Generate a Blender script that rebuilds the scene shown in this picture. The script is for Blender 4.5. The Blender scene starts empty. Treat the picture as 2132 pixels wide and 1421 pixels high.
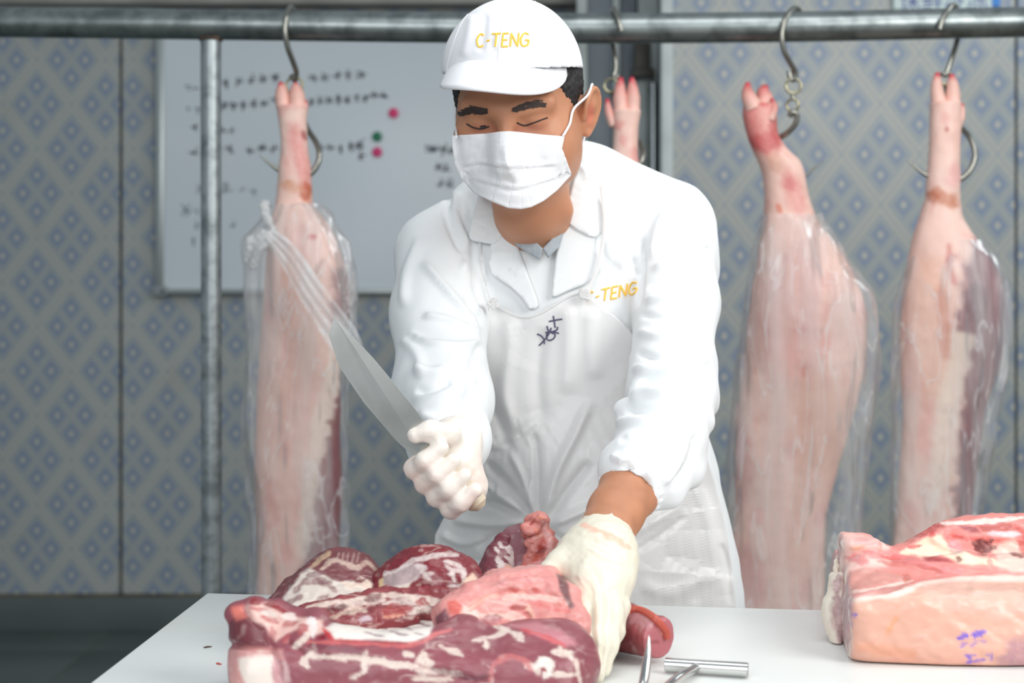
import bpy, bmesh, math, random
import numpy as np
from mathutils import Vector, Matrix, Euler
from mathutils.bvhtree import BVHTree
random.seed(4); rng = np.random.default_rng(4)

# ------------------------------------------------------------------ camera, world, lights, exposure
FPX, HOR, CX, CAMZ = 3000.0, 632.0, 1066.0, 1.225      # focal length in pixels, horizon row, centre column, eye height
scene = bpy.context.scene
C = scene.collection
cam = bpy.data.cameras.new('camera'); camo = bpy.data.objects.new('camera', cam); C.objects.link(camo)
camo.location = (0, 0, CAMZ); camo.rotation_euler = (math.pi/2, 0, 0)
cam.sensor_width = 36.0; cam.lens = FPX/2132*36.0; cam.shift_y = -(710.5-HOR)/2132
cam.clip_start = 0.05
cam.dof.use_dof = True; cam.dof.focus_distance = 1.72; cam.dof.aperture_fstop = 4.6
scene.camera = camo
vs = scene.view_settings
vs.view_transform = 'Standard'; vs.look = 'None'; vs.gamma = 1.0; vs.use_curve_mapping = False; vs.exposure = 0.0
w = bpy.data.worlds.new('world'); scene.world = w; w.use_nodes = True
bg = w.node_tree.nodes['Background']; bg.inputs[0].default_value = (0.80, 0.92, 1.0, 1); bg.inputs[1].default_value = 0.34
def area(name, loc, target, size, power, col=(1, 1, 1), size_y=None):
    l = bpy.data.lights.new(name, 'AREA'); l.energy = power; l.color = col
    l.shape = 'RECTANGLE'; l.size = size; l.size_y = size_y or size
    o = bpy.data.objects.new(name, l); C.objects.link(o); o.location = loc
    o.rotation_euler = (Vector(target)-Vector(loc)).to_track_quat('-Z', 'Y').to_euler()
    return o
area('window_daylight', (1.9, 0.35, 2.35), (0.15, 1.95, 1.1), 1.4, 48, (1.0, 0.985, 0.96), 1.2)
area('ceiling_tube', (0.5, 1.75, 2.9), (0.4, 2.1, 0.9), 1.6, 15, (1.0, 1.0, 1.0), 0.5)
area('front_fill', (-0.5, -0.5, 2.0), (0.2, 2.0, 1.0), 1.6, 28, (0.98, 0.98, 1.0), 1.2)  # added fill behind the camera to brighten butcher and table, not a window
area('back_room_daylight', (2.6, 3.2, 2.9), (1.0, 5.2, 1.2), 1.2, 16, (0.93, 0.97, 1.0), 1.0)

# ------------------------------------------------------------------ helpers
def P(px, py, Y):
    return np.array([(px-CX)/FPX*Y, Y, CAMZ-(py-HOR)/FPX*Y])
def PZ(px, py, z):
    return P(px, py, (CAMZ-z)*FPX/(py-HOR))
def PXY(V):
    V = np.asarray(V, float)
    return np.stack([CX+V[:, 0]/V[:, 1]*FPX, HOR+(CAMZ-V[:, 2])/V[:, 1]*FPX], 1)
def link(o, parent=None):
    C.objects.link(o)
    if parent is not None: o.parent = parent
    return o
def thing(name, label, cat, group=None):
    o = bpy.data.objects.new(name, None); o.empty_display_size = 0.05
    C.objects.link(o); return tag(o, label, cat, group)
def tag(o, label=None, cat=None, group=None, kind=None):
    if label: o['label'] = label
    if cat: o['category'] = cat
    if group: o['group'] = group
    if kind: o['kind'] = kind
    return o
def mesh_obj(name, V, Fc, mat=None, parent=None, smooth=True, col=None, label=None):
    me = bpy.data.meshes.new(name)
    V = np.asarray(V, dtype=float)
    if isinstance(Fc, np.ndarray):
        n, k = Fc.shape
        me.vertices.add(len(V)); me.vertices.foreach_set('co', V.ravel())
        me.loops.add(n*k); me.loops.foreach_set('vertex_index', Fc.astype(np.int32).ravel())
        me.polygons.add(n); me.polygons.foreach_set('loop_start', np.arange(0, n*k, k, dtype=np.int32))
        me.update(calc_edges=True)
    else:
        me.from_pydata([tuple(v) for v in V], [], [tuple(int(i) for i in f) for f in Fc]); me.update()
    me.validate()
    if smooth: me.polygons.foreach_set('use_smooth', [True]*len(me.polygons))
    if col is not None:
        a = me.color_attributes.new('Col', 'FLOAT_COLOR', 'POINT')
        c4 = np.ones((len(V), 4), np.float32); c4[:, :3] = col
        a.data.foreach_set('color', c4.ravel())
    if mat is not None: me.materials.append(mat)
    o = bpy.data.objects.new(name, me); link(o, parent)
    if label: o['label'] = label
    return o
class MB:
    """collects simple shapes into one mesh"""
    def __init__(s): s.V = []; s.F = []
    def add(s, V, Fc):
        b = len(s.V); s.V += [tuple(map(float, v)) for v in V]; s.F += [tuple(int(i)+b for i in f) for f in Fc]; return s
    def box(s, lo, hi, bev=0.0):
        bm = bmesh.new(); bmesh.ops.create_cube(bm, size=1.0)
        lo = np.array(lo, float); hi = np.array(hi, float); c = (lo+hi)/2; d = hi-lo
        for v in bm.verts: v.co = Vector((c[0]+v.co.x*d[0], c[1]+v.co.y*d[1], c[2]+v.co.z*d[2]))
        if bev > 0: bmesh.ops.bevel(bm, geom=bm.edges[:], offset=bev, segments=2, affect='EDGES', profile=0.5)
        bm.verts.index_update()
        s.add([v.co for v in bm.verts], [[v.index for v in f.verts] for f in bm.faces]); bm.free(); return s
    def tube(s, pts, r, n=12, cap=True):
        V, Fc = tube_mesh(pts, r, n, cap); return s.add(V, Fc)
    def ring(s, c, ax, R, r, n=24, m=8):
        ax = Vector(ax).normalized(); u = ax.orthogonal().normalized(); v = ax.cross(u)
        c = Vector(c); V = []; Fc = []
        for i in range(n):
            a = 2*math.pi*i/n; d = u*math.cos(a)+v*math.sin(a)
            for j in range(m):
                b = 2*math.pi*j/m; V.append(c+d*(R+r*math.cos(b))+ax*(r*math.sin(b)))
        for i in range(n):
            for j in range(m):
                Fc.append((i*m+j, ((i+1) % n)*m+j, ((i+1) % n)*m+(j+1) % m, i*m+(j+1) % m))
        return s.add(V, Fc)
    def build(s, name, mat, parent=None, smooth=True, label=None):
        o = mesh_obj(name, s.V, s.F, mat, parent, False, None, label)
        if smooth:
            for p in o.data.polygons: p.use_smooth = True
            try: o.data.set_sharp_from_angle(angle=math.radians(40))
            except Exception: pass
        return o
def tube_mesh(pts, r, n=12, cap=True):
    pts = [Vector(p) for p in pts]; m = len(pts)
    r = [r]*m if np.isscalar(r) else list(r)
    V = []; Fc = []; u = None
    for i in range(m):
        t = (pts[min(i+1, m-1)]-pts[max(i-1, 0)])
        t = t.normalized() if t.length > 1e-9 else Vector((0, 0, 1))
        if u is None: u = t.orthogonal().normalized()
        else:
            u = u-t*u.dot(t); u = u.normalized() if u.length > 1e-6 else t.orthogonal().normalized()
        v = t.cross(u)
        for k in range(n):
            a = 2*math.pi*k/n; V.append(pts[i]+(u*math.cos(a)+v*math.sin(a))*r[i])
    for i in range(m-1):
        for k in range(n):
            Fc.append((i*n+k, i*n+(k+1) % n, (i+1)*n+(k+1) % n, (i+1)*n+k))
    if cap:
        Fc.append(tuple(range(n-1, -1, -1))); Fc.append(tuple(range((m-1)*n, m*n)))
    return V, Fc
def spline(pts, n=8, closed=False):
    """Catmull-Rom through points, any dimension"""
    pts = np.asarray(pts, float); m = len(pts); out = []
    rngi = range(m if closed else m-1)
    for i in rngi:
        if closed: p0, p1, p2, p3 = pts[(i-1) % m], pts[i], pts[(i+1) % m], pts[(i+2) % m]
        else: p0, p1, p2, p3 = pts[max(i-1, 0)], pts[i], pts[i+1], pts[min(i+2, m-1)]
        for t in np.linspace(0, 1, n, endpoint=False):
            out.append(0.5*((2*p1)+(-p0+p2)*t+(2*p0-5*p1+4*p2-p3)*t*t+(-p0+3*p1-3*p2+p3)*t**3))
    if not closed: out.append(pts[-1])
    return np.array(out)

# ---- value noise
def _h(ix, iy, iz, seed):
    n = (ix.astype(np.int64)*374761393+iy.astype(np.int64)*668265263+iz.astype(np.int64)*2147483647+seed*974711) & 0x7fffffff
    n = ((n ^ (n >> 13))*1274126177) & 0x7fffffff
    return ((n ^ (n >> 16)) & 0xffff)/32767.5-1.0
def noise(V, scale, seed=0):
    q = np.asarray(V, float)*np.asarray(scale, float); i = np.floor(q).astype(np.int64); f = q-i; f = f*f*(3-2*f)
    r = 0
    for dx in (0, 1):
        wx = f[:, 0] if dx else 1-f[:, 0]
        for dy in (0, 1):
            wy = f[:, 1] if dy else 1-f[:, 1]
            for dz in (0, 1):
                wz = f[:, 2] if dz else 1-f[:, 2]
                r = r+wx*wy*wz*_h(i[:, 0]+dx, i[:, 1]+dy, i[:, 2]+dz, seed)
    return r
def fbm(V, scale, seed=0, oct=3):
    s = 0; a = 1.0; sc = np.asarray(scale, float)
    for k in range(oct): s = s+a*noise(V, sc*2**k, seed+k*17); a *= 0.5
    return s
def sstep(a, b, x):
    t = np.clip((x-a)/(b-a), 0, 1); return t*t*(3-2*t)
def lin(r, g, b):
    def f(c):
        c /= 255.0
        return c/12.92 if c <= 0.04045 else ((c+0.055)/1.055)**2.4
    return np.array([f(r), f(g), f(b)])

# ---- signed-distance sculpting
class Sdf:
    def __init__(s, lo, hi, h):
        s.lo = np.array(lo, float); s.h = h
        s.n = np.ceil((np.array(hi)-s.lo)/h).astype(int)+1
        ax = [s.lo[i]+h*np.arange(s.n[i]) for i in range(3)]
        s.X, s.Y, s.Z = np.meshgrid(*ax, indexing='ij', sparse=True)
        s.f = None
    def put(s, d, k=0.0, op='u'):
        d = np.broadcast_to(d, tuple(s.n)).astype(np.float32)
        if s.f is None: s.f = d.copy(); return s
        if op == 'u':
            if k > 0:
                hh = np.clip(0.5+0.5*(s.f-d)/k, 0, 1); s.f = s.f*(1-hh)+d*hh-k*hh*(1-hh)
            else: s.f = np.minimum(s.f, d)
        elif op == 's':
            d = -d
            if k > 0:
                hh = np.clip(0.5-0.5*(s.f-d)/k, 0, 1); s.f = s.f*(1-hh)+d*hh+k*hh*(1-hh)
            else: s.f = np.maximum(s.f, d)
        elif op == 'i':
            if k > 0:
                hh = np.clip(0.5-0.5*(s.f-d)/k, 0, 1); s.f = s.f*(1-hh)+d*hh+k*hh*(1-hh)
            else: s.f = np.maximum(s.f, d)
        return s
    def crop(s, lo, hi):
        a = np.clip(np.floor((np.array(lo)-s.lo)/s.h).astype(int), 0, s.n-1); b = np.clip(np.ceil((np.array(hi)-s.lo)/s.h).astype(int)+1, 1, s.n)
        b = np.maximum(b, a+1)
        t = Sdf.__new__(Sdf); t.h = s.h; t.lo = s.lo+a*s.h; t.n = b-a
        t.X, t.Y, t.Z = s.X[a[0]:b[0]], s.Y[:, a[1]:b[1]], s.Z[:, :, a[2]:b[2]]
        if s.f is None: s.f = np.full(tuple(s.n), 1.0, np.float32)
        t.f = s.f[a[0]:b[0], a[1]:b[1], a[2]:b[2]]; t.sl = (slice(a[0], b[0]), slice(a[1], b[1]), slice(a[2], b[2])); return t
    def ell(s, c, r, k=0.0, op='u', R=None):
        m = max(r)+0.03+k; t = s.crop(np.array(c)-m, np.array(c)+m); t._ell(c, r, k, op, R); s.f[t.sl] = t.f; return s
    def cone(s, a, b, ra, rb, k=0.0, op='u', flat=None):
        m = max(ra, rb)+0.03+k; t = s.crop(np.minimum(a, b)-m, np.maximum(a, b)+m); t._cone(a, b, ra, rb, k, op, flat); s.f[t.sl] = t.f; return s
    def _ell(s, c, r, k=0.0, op='u', R=None):
        x, y, z = s.X-c[0], s.Y-c[1], s.Z-c[2]
        if R is not None:
            R = np.array(R.to_3x3() if hasattr(R, 'to_3x3') else R).T
            x, y, z = (R[0, 0]*x+R[0, 1]*y+R[0, 2]*z, R[1, 0]*x+R[1, 1]*y+R[1, 2]*z, R[2, 0]*x+R[2, 1]*y+R[2, 2]*z)
        k0 = np.sqrt((x/r[0])**2+(y/r[1])**2+(z/r[2])**2); k1 = np.sqrt((x/r[0]**2)**2+(y/r[1]**2)**2+(z/r[2]**2)**2)
        return s.put(k0*(k0-1)/np.maximum(k1, 1e-6), k, op)
    def _cone(s, a, b, ra, rb, k=0.0, op='u', flat=None):
        """capsule with two radii; flat=(axis_vec, factor) squashes across axis_vec"""
        a = np.array(a, float); b = np.array(b, float); ba = b-a; L = max(ba@ba, 1e-12)
        x, y, z = s.X-a[0], s.Y-a[1], s.Z-a[2]
        t = np.clip((x*ba[0]+y*ba[1]+z*ba[2])/L, 0, 1)
        x, y, z = x-t*ba[0], y-t*ba[1], z-t*ba[2]
        if flat is not None:
            ax = np.array(flat[0], float); ax /= np.linalg.norm(ax); q = x*ax[0]+y*ax[1]+z*ax[2]
            g = 1.0/flat[1]-1
            x, y, z = x+ax[0]*q*g, y+ax[1]*q*g, z+ax[2]*q*g
        d = np.sqrt(x*x+y*y+z*z)-(ra+(rb-ra)*t)
        return s.put(d, k, op)
    def chain(s, pts, rad, k=0.0, op='u', flat=None, kin=None):
        sub = Sdf.__new__(Sdf); sub.__dict__.update(s.__dict__); sub.f = None
        for i in range(len(pts)-1): sub.cone(pts[i], pts[i+1], rad[i], rad[i+1], kin or 0.0, 'u', flat)
        return s.put(sub.f, k, op)
    def mesh(s, smooth=2):
        return surface_nets(s.f, s.lo, s.h, smooth)
def surface_nets(f, lo, h, smooth=2):
    ins = f < 0
    a = ins[:-1, :-1, :-1].astype(np.int8)
    cnt = np.zeros(a.shape, np.int8)
    for dx in (0, 1):
        for dy in (0, 1):
            for dz in (0, 1):
                cnt += ins[dx:dx+a.shape[0], dy:dy+a.shape[1], dz:dz+a.shape[2]]
    act = (cnt > 0) & (cnt < 8)
    idx = -np.ones(a.shape, np.int64); cells = np.argwhere(act); idx[act] = np.arange(len(cells))
    acc = np.zeros((len(cells), 3)); num = np.zeros(len(cells))
    i, j, k = cells.T
    corners = [(x, y, z) for x in (0, 1) for y in (0, 1) for z in (0, 1)]
    for p in corners:
        for ax in range(3):
            if p[ax] == 0:
                q = list(p); q[ax] = 1
                fa = f[i+p[0], j+p[1], k+p[2]]; fb = f[i+q[0], j+q[1], k+q[2]]
                cr = (fa < 0) != (fb < 0)
                t = np.where(cr, fa/np.where(cr, fa-fb, 1), 0)
                pt = np.tile(np.array(p, float), (len(cells), 1)); pt[:, ax] += t
                acc[cr] += pt[cr]; num[cr] += 1
    V = lo+h*(cells+acc/num[:, None])
    quads = []
    for ax in range(3):
        s0 = [slice(None)]*3; s1 = [slice(None)]*3; s0[ax] = slice(0, -1); s1[ax] = slice(1, None)
        A = ins[tuple(s0)]; B = ins[tuple(s1)]
        e = np.argwhere(A != B); u, v = [(1, 2), (2, 0), (0, 1)][ax]
        ok = (e[:, u] > 0) & (e[:, v] > 0) & (e[:, u] < f.shape[u]-1) & (e[:, v] < f.shape[v]-1)
        e = e[ok]; flip = A[tuple(e.T)]
        def at(du, dv):
            c = e.copy(); c[:, u] -= du; c[:, v] -= dv; return idx[c[:, 0], c[:, 1], c[:, 2]]
        q = np.stack([at(1, 1), at(0, 1), at(0, 0), at(1, 0)], 1)
        q[~flip] = q[~flip][:, ::-1]
        quads.append(q)
    Q = np.concatenate(quads); Q = Q[(Q >= 0).all(1)]
    if smooth: V = relax(V, Q, smooth)
    return V, Q
def relax(V, Q, it=2, lam=0.5):
    for _ in range(it):
        acc = np.zeros_like(V); n = np.zeros(len(V))
        for a in range(Q.shape[1]):
            b = (a+1) % Q.shape[1]
            for c in range(3):
                acc[:, c] += np.bincount(Q[:, a], V[Q[:, b], c], len(V))+np.bincount(Q[:, b], V[Q[:, a], c], len(V))
            n += np.bincount(Q[:, a], minlength=len(V))+np.bincount(Q[:, b], minlength=len(V))
        V = V+lam*(acc/np.maximum(n, 1)[:, None]-V)
    return V
def normals(V, Q):
    N = np.zeros_like(V)
    fn = np.cross(V[Q[:, 2]]-V[Q[:, 0]], V[Q[:, -1]]-V[Q[:, 1]])
    for a in range(Q.shape[1]):
        for c in range(3): N[:, c] += np.bincount(Q[:, a], fn[:, c], len(V))
    return N/np.maximum(np.linalg.norm(N, axis=1), 1e-12)[:, None]
def seg_dist(xy, poly):
    """distance of 2-D points to a polyline, with the position along it 0..1"""
    poly = np.asarray(poly, float); best = np.full(len(xy), 1e9); tt = np.zeros(len(xy)); m = len(poly)-1
    for i in range(m):
        a, b = poly[i, :2], poly[i+1, :2]; ba = b-a; L = max(ba@ba, 1e-9)
        t = np.clip(((xy-a)@ba)/L, 0, 1); d = np.linalg.norm(xy-a-t[:, None]*ba, axis=1)
        m_ = d < best; best[m_] = d[m_]; tt[m_] = (i+t[m_])/m
    return best, tt
def in_poly(xy, poly):
    poly = np.asarray(poly, float); x, y = xy[:, 0], xy[:, 1]; r = np.zeros(len(xy), bool); j = len(poly)-1
    for i in range(len(poly)):
        xi, yi = poly[i, :2]; xj, yj = poly[j, :2]
        if yi != yj: r ^= ((yi > y) != (yj > y)) & (x < (xj-xi)*(y-yi)/(yj-yi)+xi)
        j = i
    return r
def poly_sd(xy, poly):
    p = np.vstack([np.asarray(poly, float), np.asarray(poly, float)[:1]])
    d, _ = seg_dist(xy, p); return np.where(in_poly(xy, poly), -d, d)
def bvh_of(V, Q):
    return BVHTree.FromPolygons([tuple(v) for v in V], [tuple(int(i) for i in q) for q in Q])
def cast(bvh, px, py, fall=None):
    d = Vector(P(px, py, 1.0)-np.array([0, 0, CAMZ])).normalized()
    loc, n, i, dist = bvh.ray_cast(Vector((0, 0, CAMZ)), d)
    if loc is None: return None
    if n.dot(d) > 0: n = -n
    return np.array(loc), np.array(n)
def stroke_on(mb, bvh, pts, r, off=0.0, n=6, step=3.0):
    """a thread or pen line laid on a surface"""
    pts = np.asarray(pts, float); out = []
    for a, b in zip(pts[:-1], pts[1:]):
        m = max(1, int(np.linalg.norm(b-a)/step))
        for t in range(m): out.append(a+(b-a)*t/m)
    out.append(pts[-1]); Q = []
    for x, y in out:
        h = cast(bvh, x, y)
        if h is not None: Q.append(h[0]+h[1]*off)
    if len(Q) > 1: mb.tube(Q, r, n)
def patch(poly, depth, step=10.0):
    """fills a pixel polygon with triangles and puts each point at depth(px,py)->3-D"""
    bm = bmesh.new(); vs_ = [bm.verts.new((x, y, 0)) for x, y in poly]
    bm.faces.new(vs_); bmesh.ops.triangulate(bm, faces=bm.faces[:], ngon_method='BEAUTY')
    for _ in range(8):
        lg = [e for e in bm.edges if e.calc_length() > step]
        if not lg: break
        bmesh.ops.subdivide_edges(bm, edges=lg, cuts=1)
        bmesh.ops.triangulate(bm, faces=bm.faces[:])
        bmesh.ops.beautify_fill(bm, faces=bm.faces[:], edges=[e for e in bm.edges if not e.is_boundary])
    bm.verts.index_update()
    V = np.array([depth(v.co.x, v.co.y) for v in bm.verts]); Fc = np.array([[v.index for v in f.verts] for f in bm.faces])
    bm.free()
    fn = np.cross(V[Fc[:, 1]]-V[Fc[:, 0]], V[Fc[:, 2]]-V[Fc[:, 0]]).sum(0)
    if fn[1] > 0: Fc = Fc[:, ::-1]
    return V, Fc
def solidify(o, t, off=-1.0):
    m = o.modifiers.new('thickness', 'SOLIDIFY'); m.thickness = t; m.offset = off; return o
def shade(V, strokes, col, base_xy=None, rough=0.75):
    """colour strokes in the surface: (polyline, half-width px, softness px, colour, strength); ragged like fat and sinew"""
    xy = PXY(V) if base_xy is None else base_xy
    for si, (poly, wd, soft, c, st) in enumerate(strokes):
        p = np.asarray(poly, float); g = wd*1.6+soft*1.5+6
        m = (xy[:, 0] > p[:, 0].min()-g) & (xy[:, 0] < p[:, 0].max()+g) & (xy[:, 1] > p[:, 1].min()-g) & (xy[:, 1] < p[:, 1].max()+g)
        if not m.any(): continue
        q = xy[m]
        if rough:
            z3 = np.c_[q, np.full(len(q), si*7.3)]; amp = rough*min(wd*.9+1.5, 7)
            q = q+amp*np.c_[fbm(z3, (.06, .09, 1), 5, 3), fbm(z3, (.06, .09, 1), 55, 3)]
        d, t = seg_dist(q, p if len(p) < 3 else spline(p, 4))
        ww = wd*np.clip(np.minimum(t, 1-t)*5+.25, .25, 1) if rough else np.full(len(q), wd)
        if rough: ww = ww*(1+.55*np.clip(noise(z3, (.05, .05, 1), 91), -1, 1))
        k = (st*(1-sstep(ww, ww+soft*1.3, d)))
        if rough: k = k*np.clip(.92+.25*noise(z3, (.22, .22, 1), 31), 0, 1)
        k = k[:, None]; col[m] = col[m]*(1-k)+np.asarray(c)*k
    return col
def region(V, poly, soft, c, st, col, base_xy=None, wob=0.0, seed=0, scale=60):
    xy = PXY(V) if base_xy is None else base_xy
    p = np.asarray(poly, float)
    g = soft+wob
    m = (xy[:, 0] > p[:, 0].min()-g) & (xy[:, 0] < p[:, 0].max()+g) & (xy[:, 1] > p[:, 1].min()-g) & (xy[:, 1] < p[:, 1].max()+g)
    if not m.any(): return col
    d = poly_sd(xy[m], p)
    if wob: d = d+wob*fbm(V[m], scale, seed, 3)
    k = (st*(1-sstep(-soft, soft, d)))[:, None]
    cc = np.asarray(c); col[m] = col[m]*(1-k)+cc*k
    return col
def crease(V, N, folds, xy=None, face=True):
    """folds: (polyline px, half-width px, height m) pushes the cloth along its normal"""
    xy = PXY(V) if xy is None else xy; D = np.zeros(len(V))
    front = N[:, 1] < 0.25
    for poly, wd, hgt in folds:
        p = spline(poly, 5) if len(poly) > 2 else np.asarray(poly, float)
        m = front & (xy[:, 0] > p[:, 0].min()-3*wd) & (xy[:, 0] < p[:, 0].max()+3*wd) & (xy[:, 1] > p[:, 1].min()-3*wd) & (xy[:, 1] < p[:, 1].max()+3*wd)
        if not m.any(): continue
        d, t = seg_dist(xy[m], p)
        D[m] += hgt*np.exp(-(d/wd)**2)*np.clip(np.minimum(t, 1-t)*6, 0.0, 1)
    return V+N*D[:, None]

# ------------------------------------------------------------------ materials
def mat(name, base=(0.8, 0.8, 0.8), rough=0.5, metal=0.0, vcol=False, var=None, bump=None, spec=0.5, sss=0.0, sss_r=(1, .3, .2), sss_s=0.01, coat=0.0, trans=0.0, vary=None, sheen=0.0):
    """var=(scale, colour2, lo, hi) mixes a second colour by noise; bump=(scale, strength, distance)"""
    m = bpy.data.materials.new(name); m.use_nodes = True; nt = m.node_tree; N = nt.nodes; L = nt.links
    b = N['Principled BSDF']
    b.inputs['Roughness'].default_value = rough; b.inputs['Metallic'].default_value = metal
    b.inputs['Specular IOR Level'].default_value = spec; b.inputs['Coat Weight'].default_value = coat; b.inputs['Coat Roughness'].default_value = 0.15
    if sss: b.inputs['Subsurface Weight'].default_value = sss; b.inputs['Subsurface Radius'].default_value = sss_r; b.inputs['Subsurface Scale'].default_value = sss_s
    if sheen: b.inputs['Sheen Weight'].default_value = sheen
    tc = N.new('ShaderNodeTexCoord')
    out = None
    if vcol:
        a = N.new('ShaderNodeAttribute'); a.attribute_name = 'Col'; out = a.outputs['Color']
    else:
        b.inputs['Base Color'].default_value = (*base, 1)
    if var:
        nz = N.new('ShaderNodeTexNoise'); nz.inputs['Scale'].default_value = var[0]; nz.inputs['Detail'].default_value = 6
        L.new(tc.outputs['Object'], nz.inputs['Vector'])
        mr = N.new('ShaderNodeMapRange'); mr.inputs[1].default_value = var[2]; mr.inputs[2].default_value = var[3]
        L.new(nz.outputs['Fac'], mr.inputs[0])
        mx = N.new('ShaderNodeMix'); mx.data_type = 'RGBA'; L.new(mr.outputs[0], mx.inputs[0])
        if out is not None: L.new(out, mx.inputs[6])
        else: mx.inputs[6].default_value = (*base, 1)
        if len(var) > 4: mx.blend_type = var[4]
        mx.inputs[7].default_value = (*var[1], 1); out = mx.outputs[2]
    if out is not None: L.new(out, b.inputs['Base Color'])
    if bump:
        nz = N.new('ShaderNodeTexNoise'); nz.inputs['Scale'].default_value = bump[0]; nz.inputs['Detail'].default_value = 5
        if len(bump) > 3:
            mp = N.new('ShaderNodeMapping'); mp.inputs['Scale'].default_value = bump[3]; L.new(tc.outputs['Object'], mp.inputs[0]); L.new(mp.outputs[0], nz.inputs['Vector'])
        else: L.new(tc.outputs['Object'], nz.inputs['Vector'])
        bp = N.new('ShaderNodeBump'); bp.inputs['Strength'].default_value = bump[1]; bp.inputs['Distance'].default_value = bump[2]
        L.new(nz.outputs['Fac'], bp.inputs['Height']); L.new(bp.outputs[0], b.inputs['Normal'])
    return m
def film(name, opacity=0.25, col=(0.9, 0.92, 0.93), scale=(14, 14, 2.0), rough=0.2, white=0.36):
    """thin clear sheet: part see-through, part milky, glossy"""
    m = bpy.data.materials.new(name); m.use_nodes = True; nt = m.node_tree; N = nt.nodes; L = nt.links; N.clear()
    o = N.new('ShaderNodeOutputMaterial'); tc = N.new('ShaderNodeTexCoord'); mp = N.new('ShaderNodeMapping'); mp.inputs['Scale'].default_value = scale
    nz = N.new('ShaderNodeTexNoise'); nz.inputs['Scale'].default_value = 1.0; nz.inputs['Detail'].default_value = 5; nz.inputs['Distortion'].default_value = 0.6
    L.new(tc.outputs['Object'], mp.inputs[0]); L.new(mp.outputs[0], nz.inputs['Vector'])
    tr = N.new('ShaderNodeBsdfTransparent'); tr.inputs[0].default_value = (0.985, 0.99, 0.99, 1)
    df = N.new('ShaderNodeBsdfDiffuse'); df.inputs[0].default_value = (*col, 1); tl = N.new('ShaderNodeBsdfTranslucent'); tl.inputs[0].default_value = (*col, 1)
    md = N.new('ShaderNodeMixShader'); md.inputs[0].default_value = 0.35; L.new(df.outputs[0], md.inputs[1]); L.new(tl.outputs[0], md.inputs[2])
    gl = N.new('ShaderNodeBsdfGlossy'); gl.inputs['Roughness'].default_value = rough
    bp = N.new('ShaderNodeBump'); bp.inputs['Strength'].default_value = 0.35; bp.inputs['Distance'].default_value = 0.010; L.new(nz.outputs['Fac'], bp.inputs['Height']); L.new(bp.outputs[0], gl.inputs['Normal'])
    fr = N.new('ShaderNodeLayerWeight'); fr.inputs[0].default_value = 0.32; L.new(bp.outputs[0], fr.inputs['Normal'])
    mr = N.new('ShaderNodeMapRange'); mr.inputs[1].default_value = 0.38; mr.inputs[2].default_value = 0.72; mr.inputs[3].default_value = opacity*0.45; mr.inputs[4].default_value = min(1, opacity*2.0)
    L.new(nz.outputs['Fac'], mr.inputs[0])
    m1 = N.new('ShaderNodeMixShader'); L.new(mr.outputs[0], m1.inputs[0]); L.new(tr.outputs[0], m1.inputs[1]); L.new(md.outputs[0], m1.inputs[2])
    ml = N.new('ShaderNodeMath'); ml.operation = 'MULTIPLY'; ml.inputs[1].default_value = white; L.new(fr.outputs['Fresnel'], ml.inputs[0])
    mp2 = N.new('ShaderNodeMapping'); mp2.inputs['Scale'].default_value = (17, 17, 3.4); mp2.inputs['Rotation'].default_value = (0.1, 0.45, 0)
    n2 = N.new('ShaderNodeTexNoise'); n2.inputs['Scale'].default_value = 1.0; n2.inputs['Detail'].default_value = 3; n2.inputs['Distortion'].default_value = 0.8; L.new(tc.outputs['Object'], mp2.inputs[0]); L.new(mp2.outputs[0], n2.inputs['Vector'])
    sb = N.new('ShaderNodeMath'); sb.operation = 'SUBTRACT'; sb.inputs[1].default_value = 0.5; L.new(n2.outputs['Fac'], sb.inputs[0]); ab = N.new('ShaderNodeMath'); ab.operation = 'ABSOLUTE'; L.new(sb.outputs[0], ab.inputs[0])
    cr = N.new('ShaderNodeMapRange'); cr.inputs[1].default_value = 0.0; cr.inputs[2].default_value = 0.018; cr.inputs[3].default_value = 0.55; cr.inputs[4].default_value = 0.0; L.new(ab.outputs[0], cr.inputs[0])
    m3 = N.new('ShaderNodeMixShader'); L.new(cr.outputs[0], m3.inputs[0]); L.new(m1.outputs[0], m3.inputs[1]); L.new(md.outputs[0], m3.inputs[2]); m1 = m3
    m2 = N.new('ShaderNodeMixShader'); L.new(ml.outputs[0], m2.inputs[0]); L.new(m1.outputs[0], m2.inputs[1]); L.new(gl.outputs[0], m2.inputs[2])
    L.new(m2.outputs[0], o.inputs[0])
    return m
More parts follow.
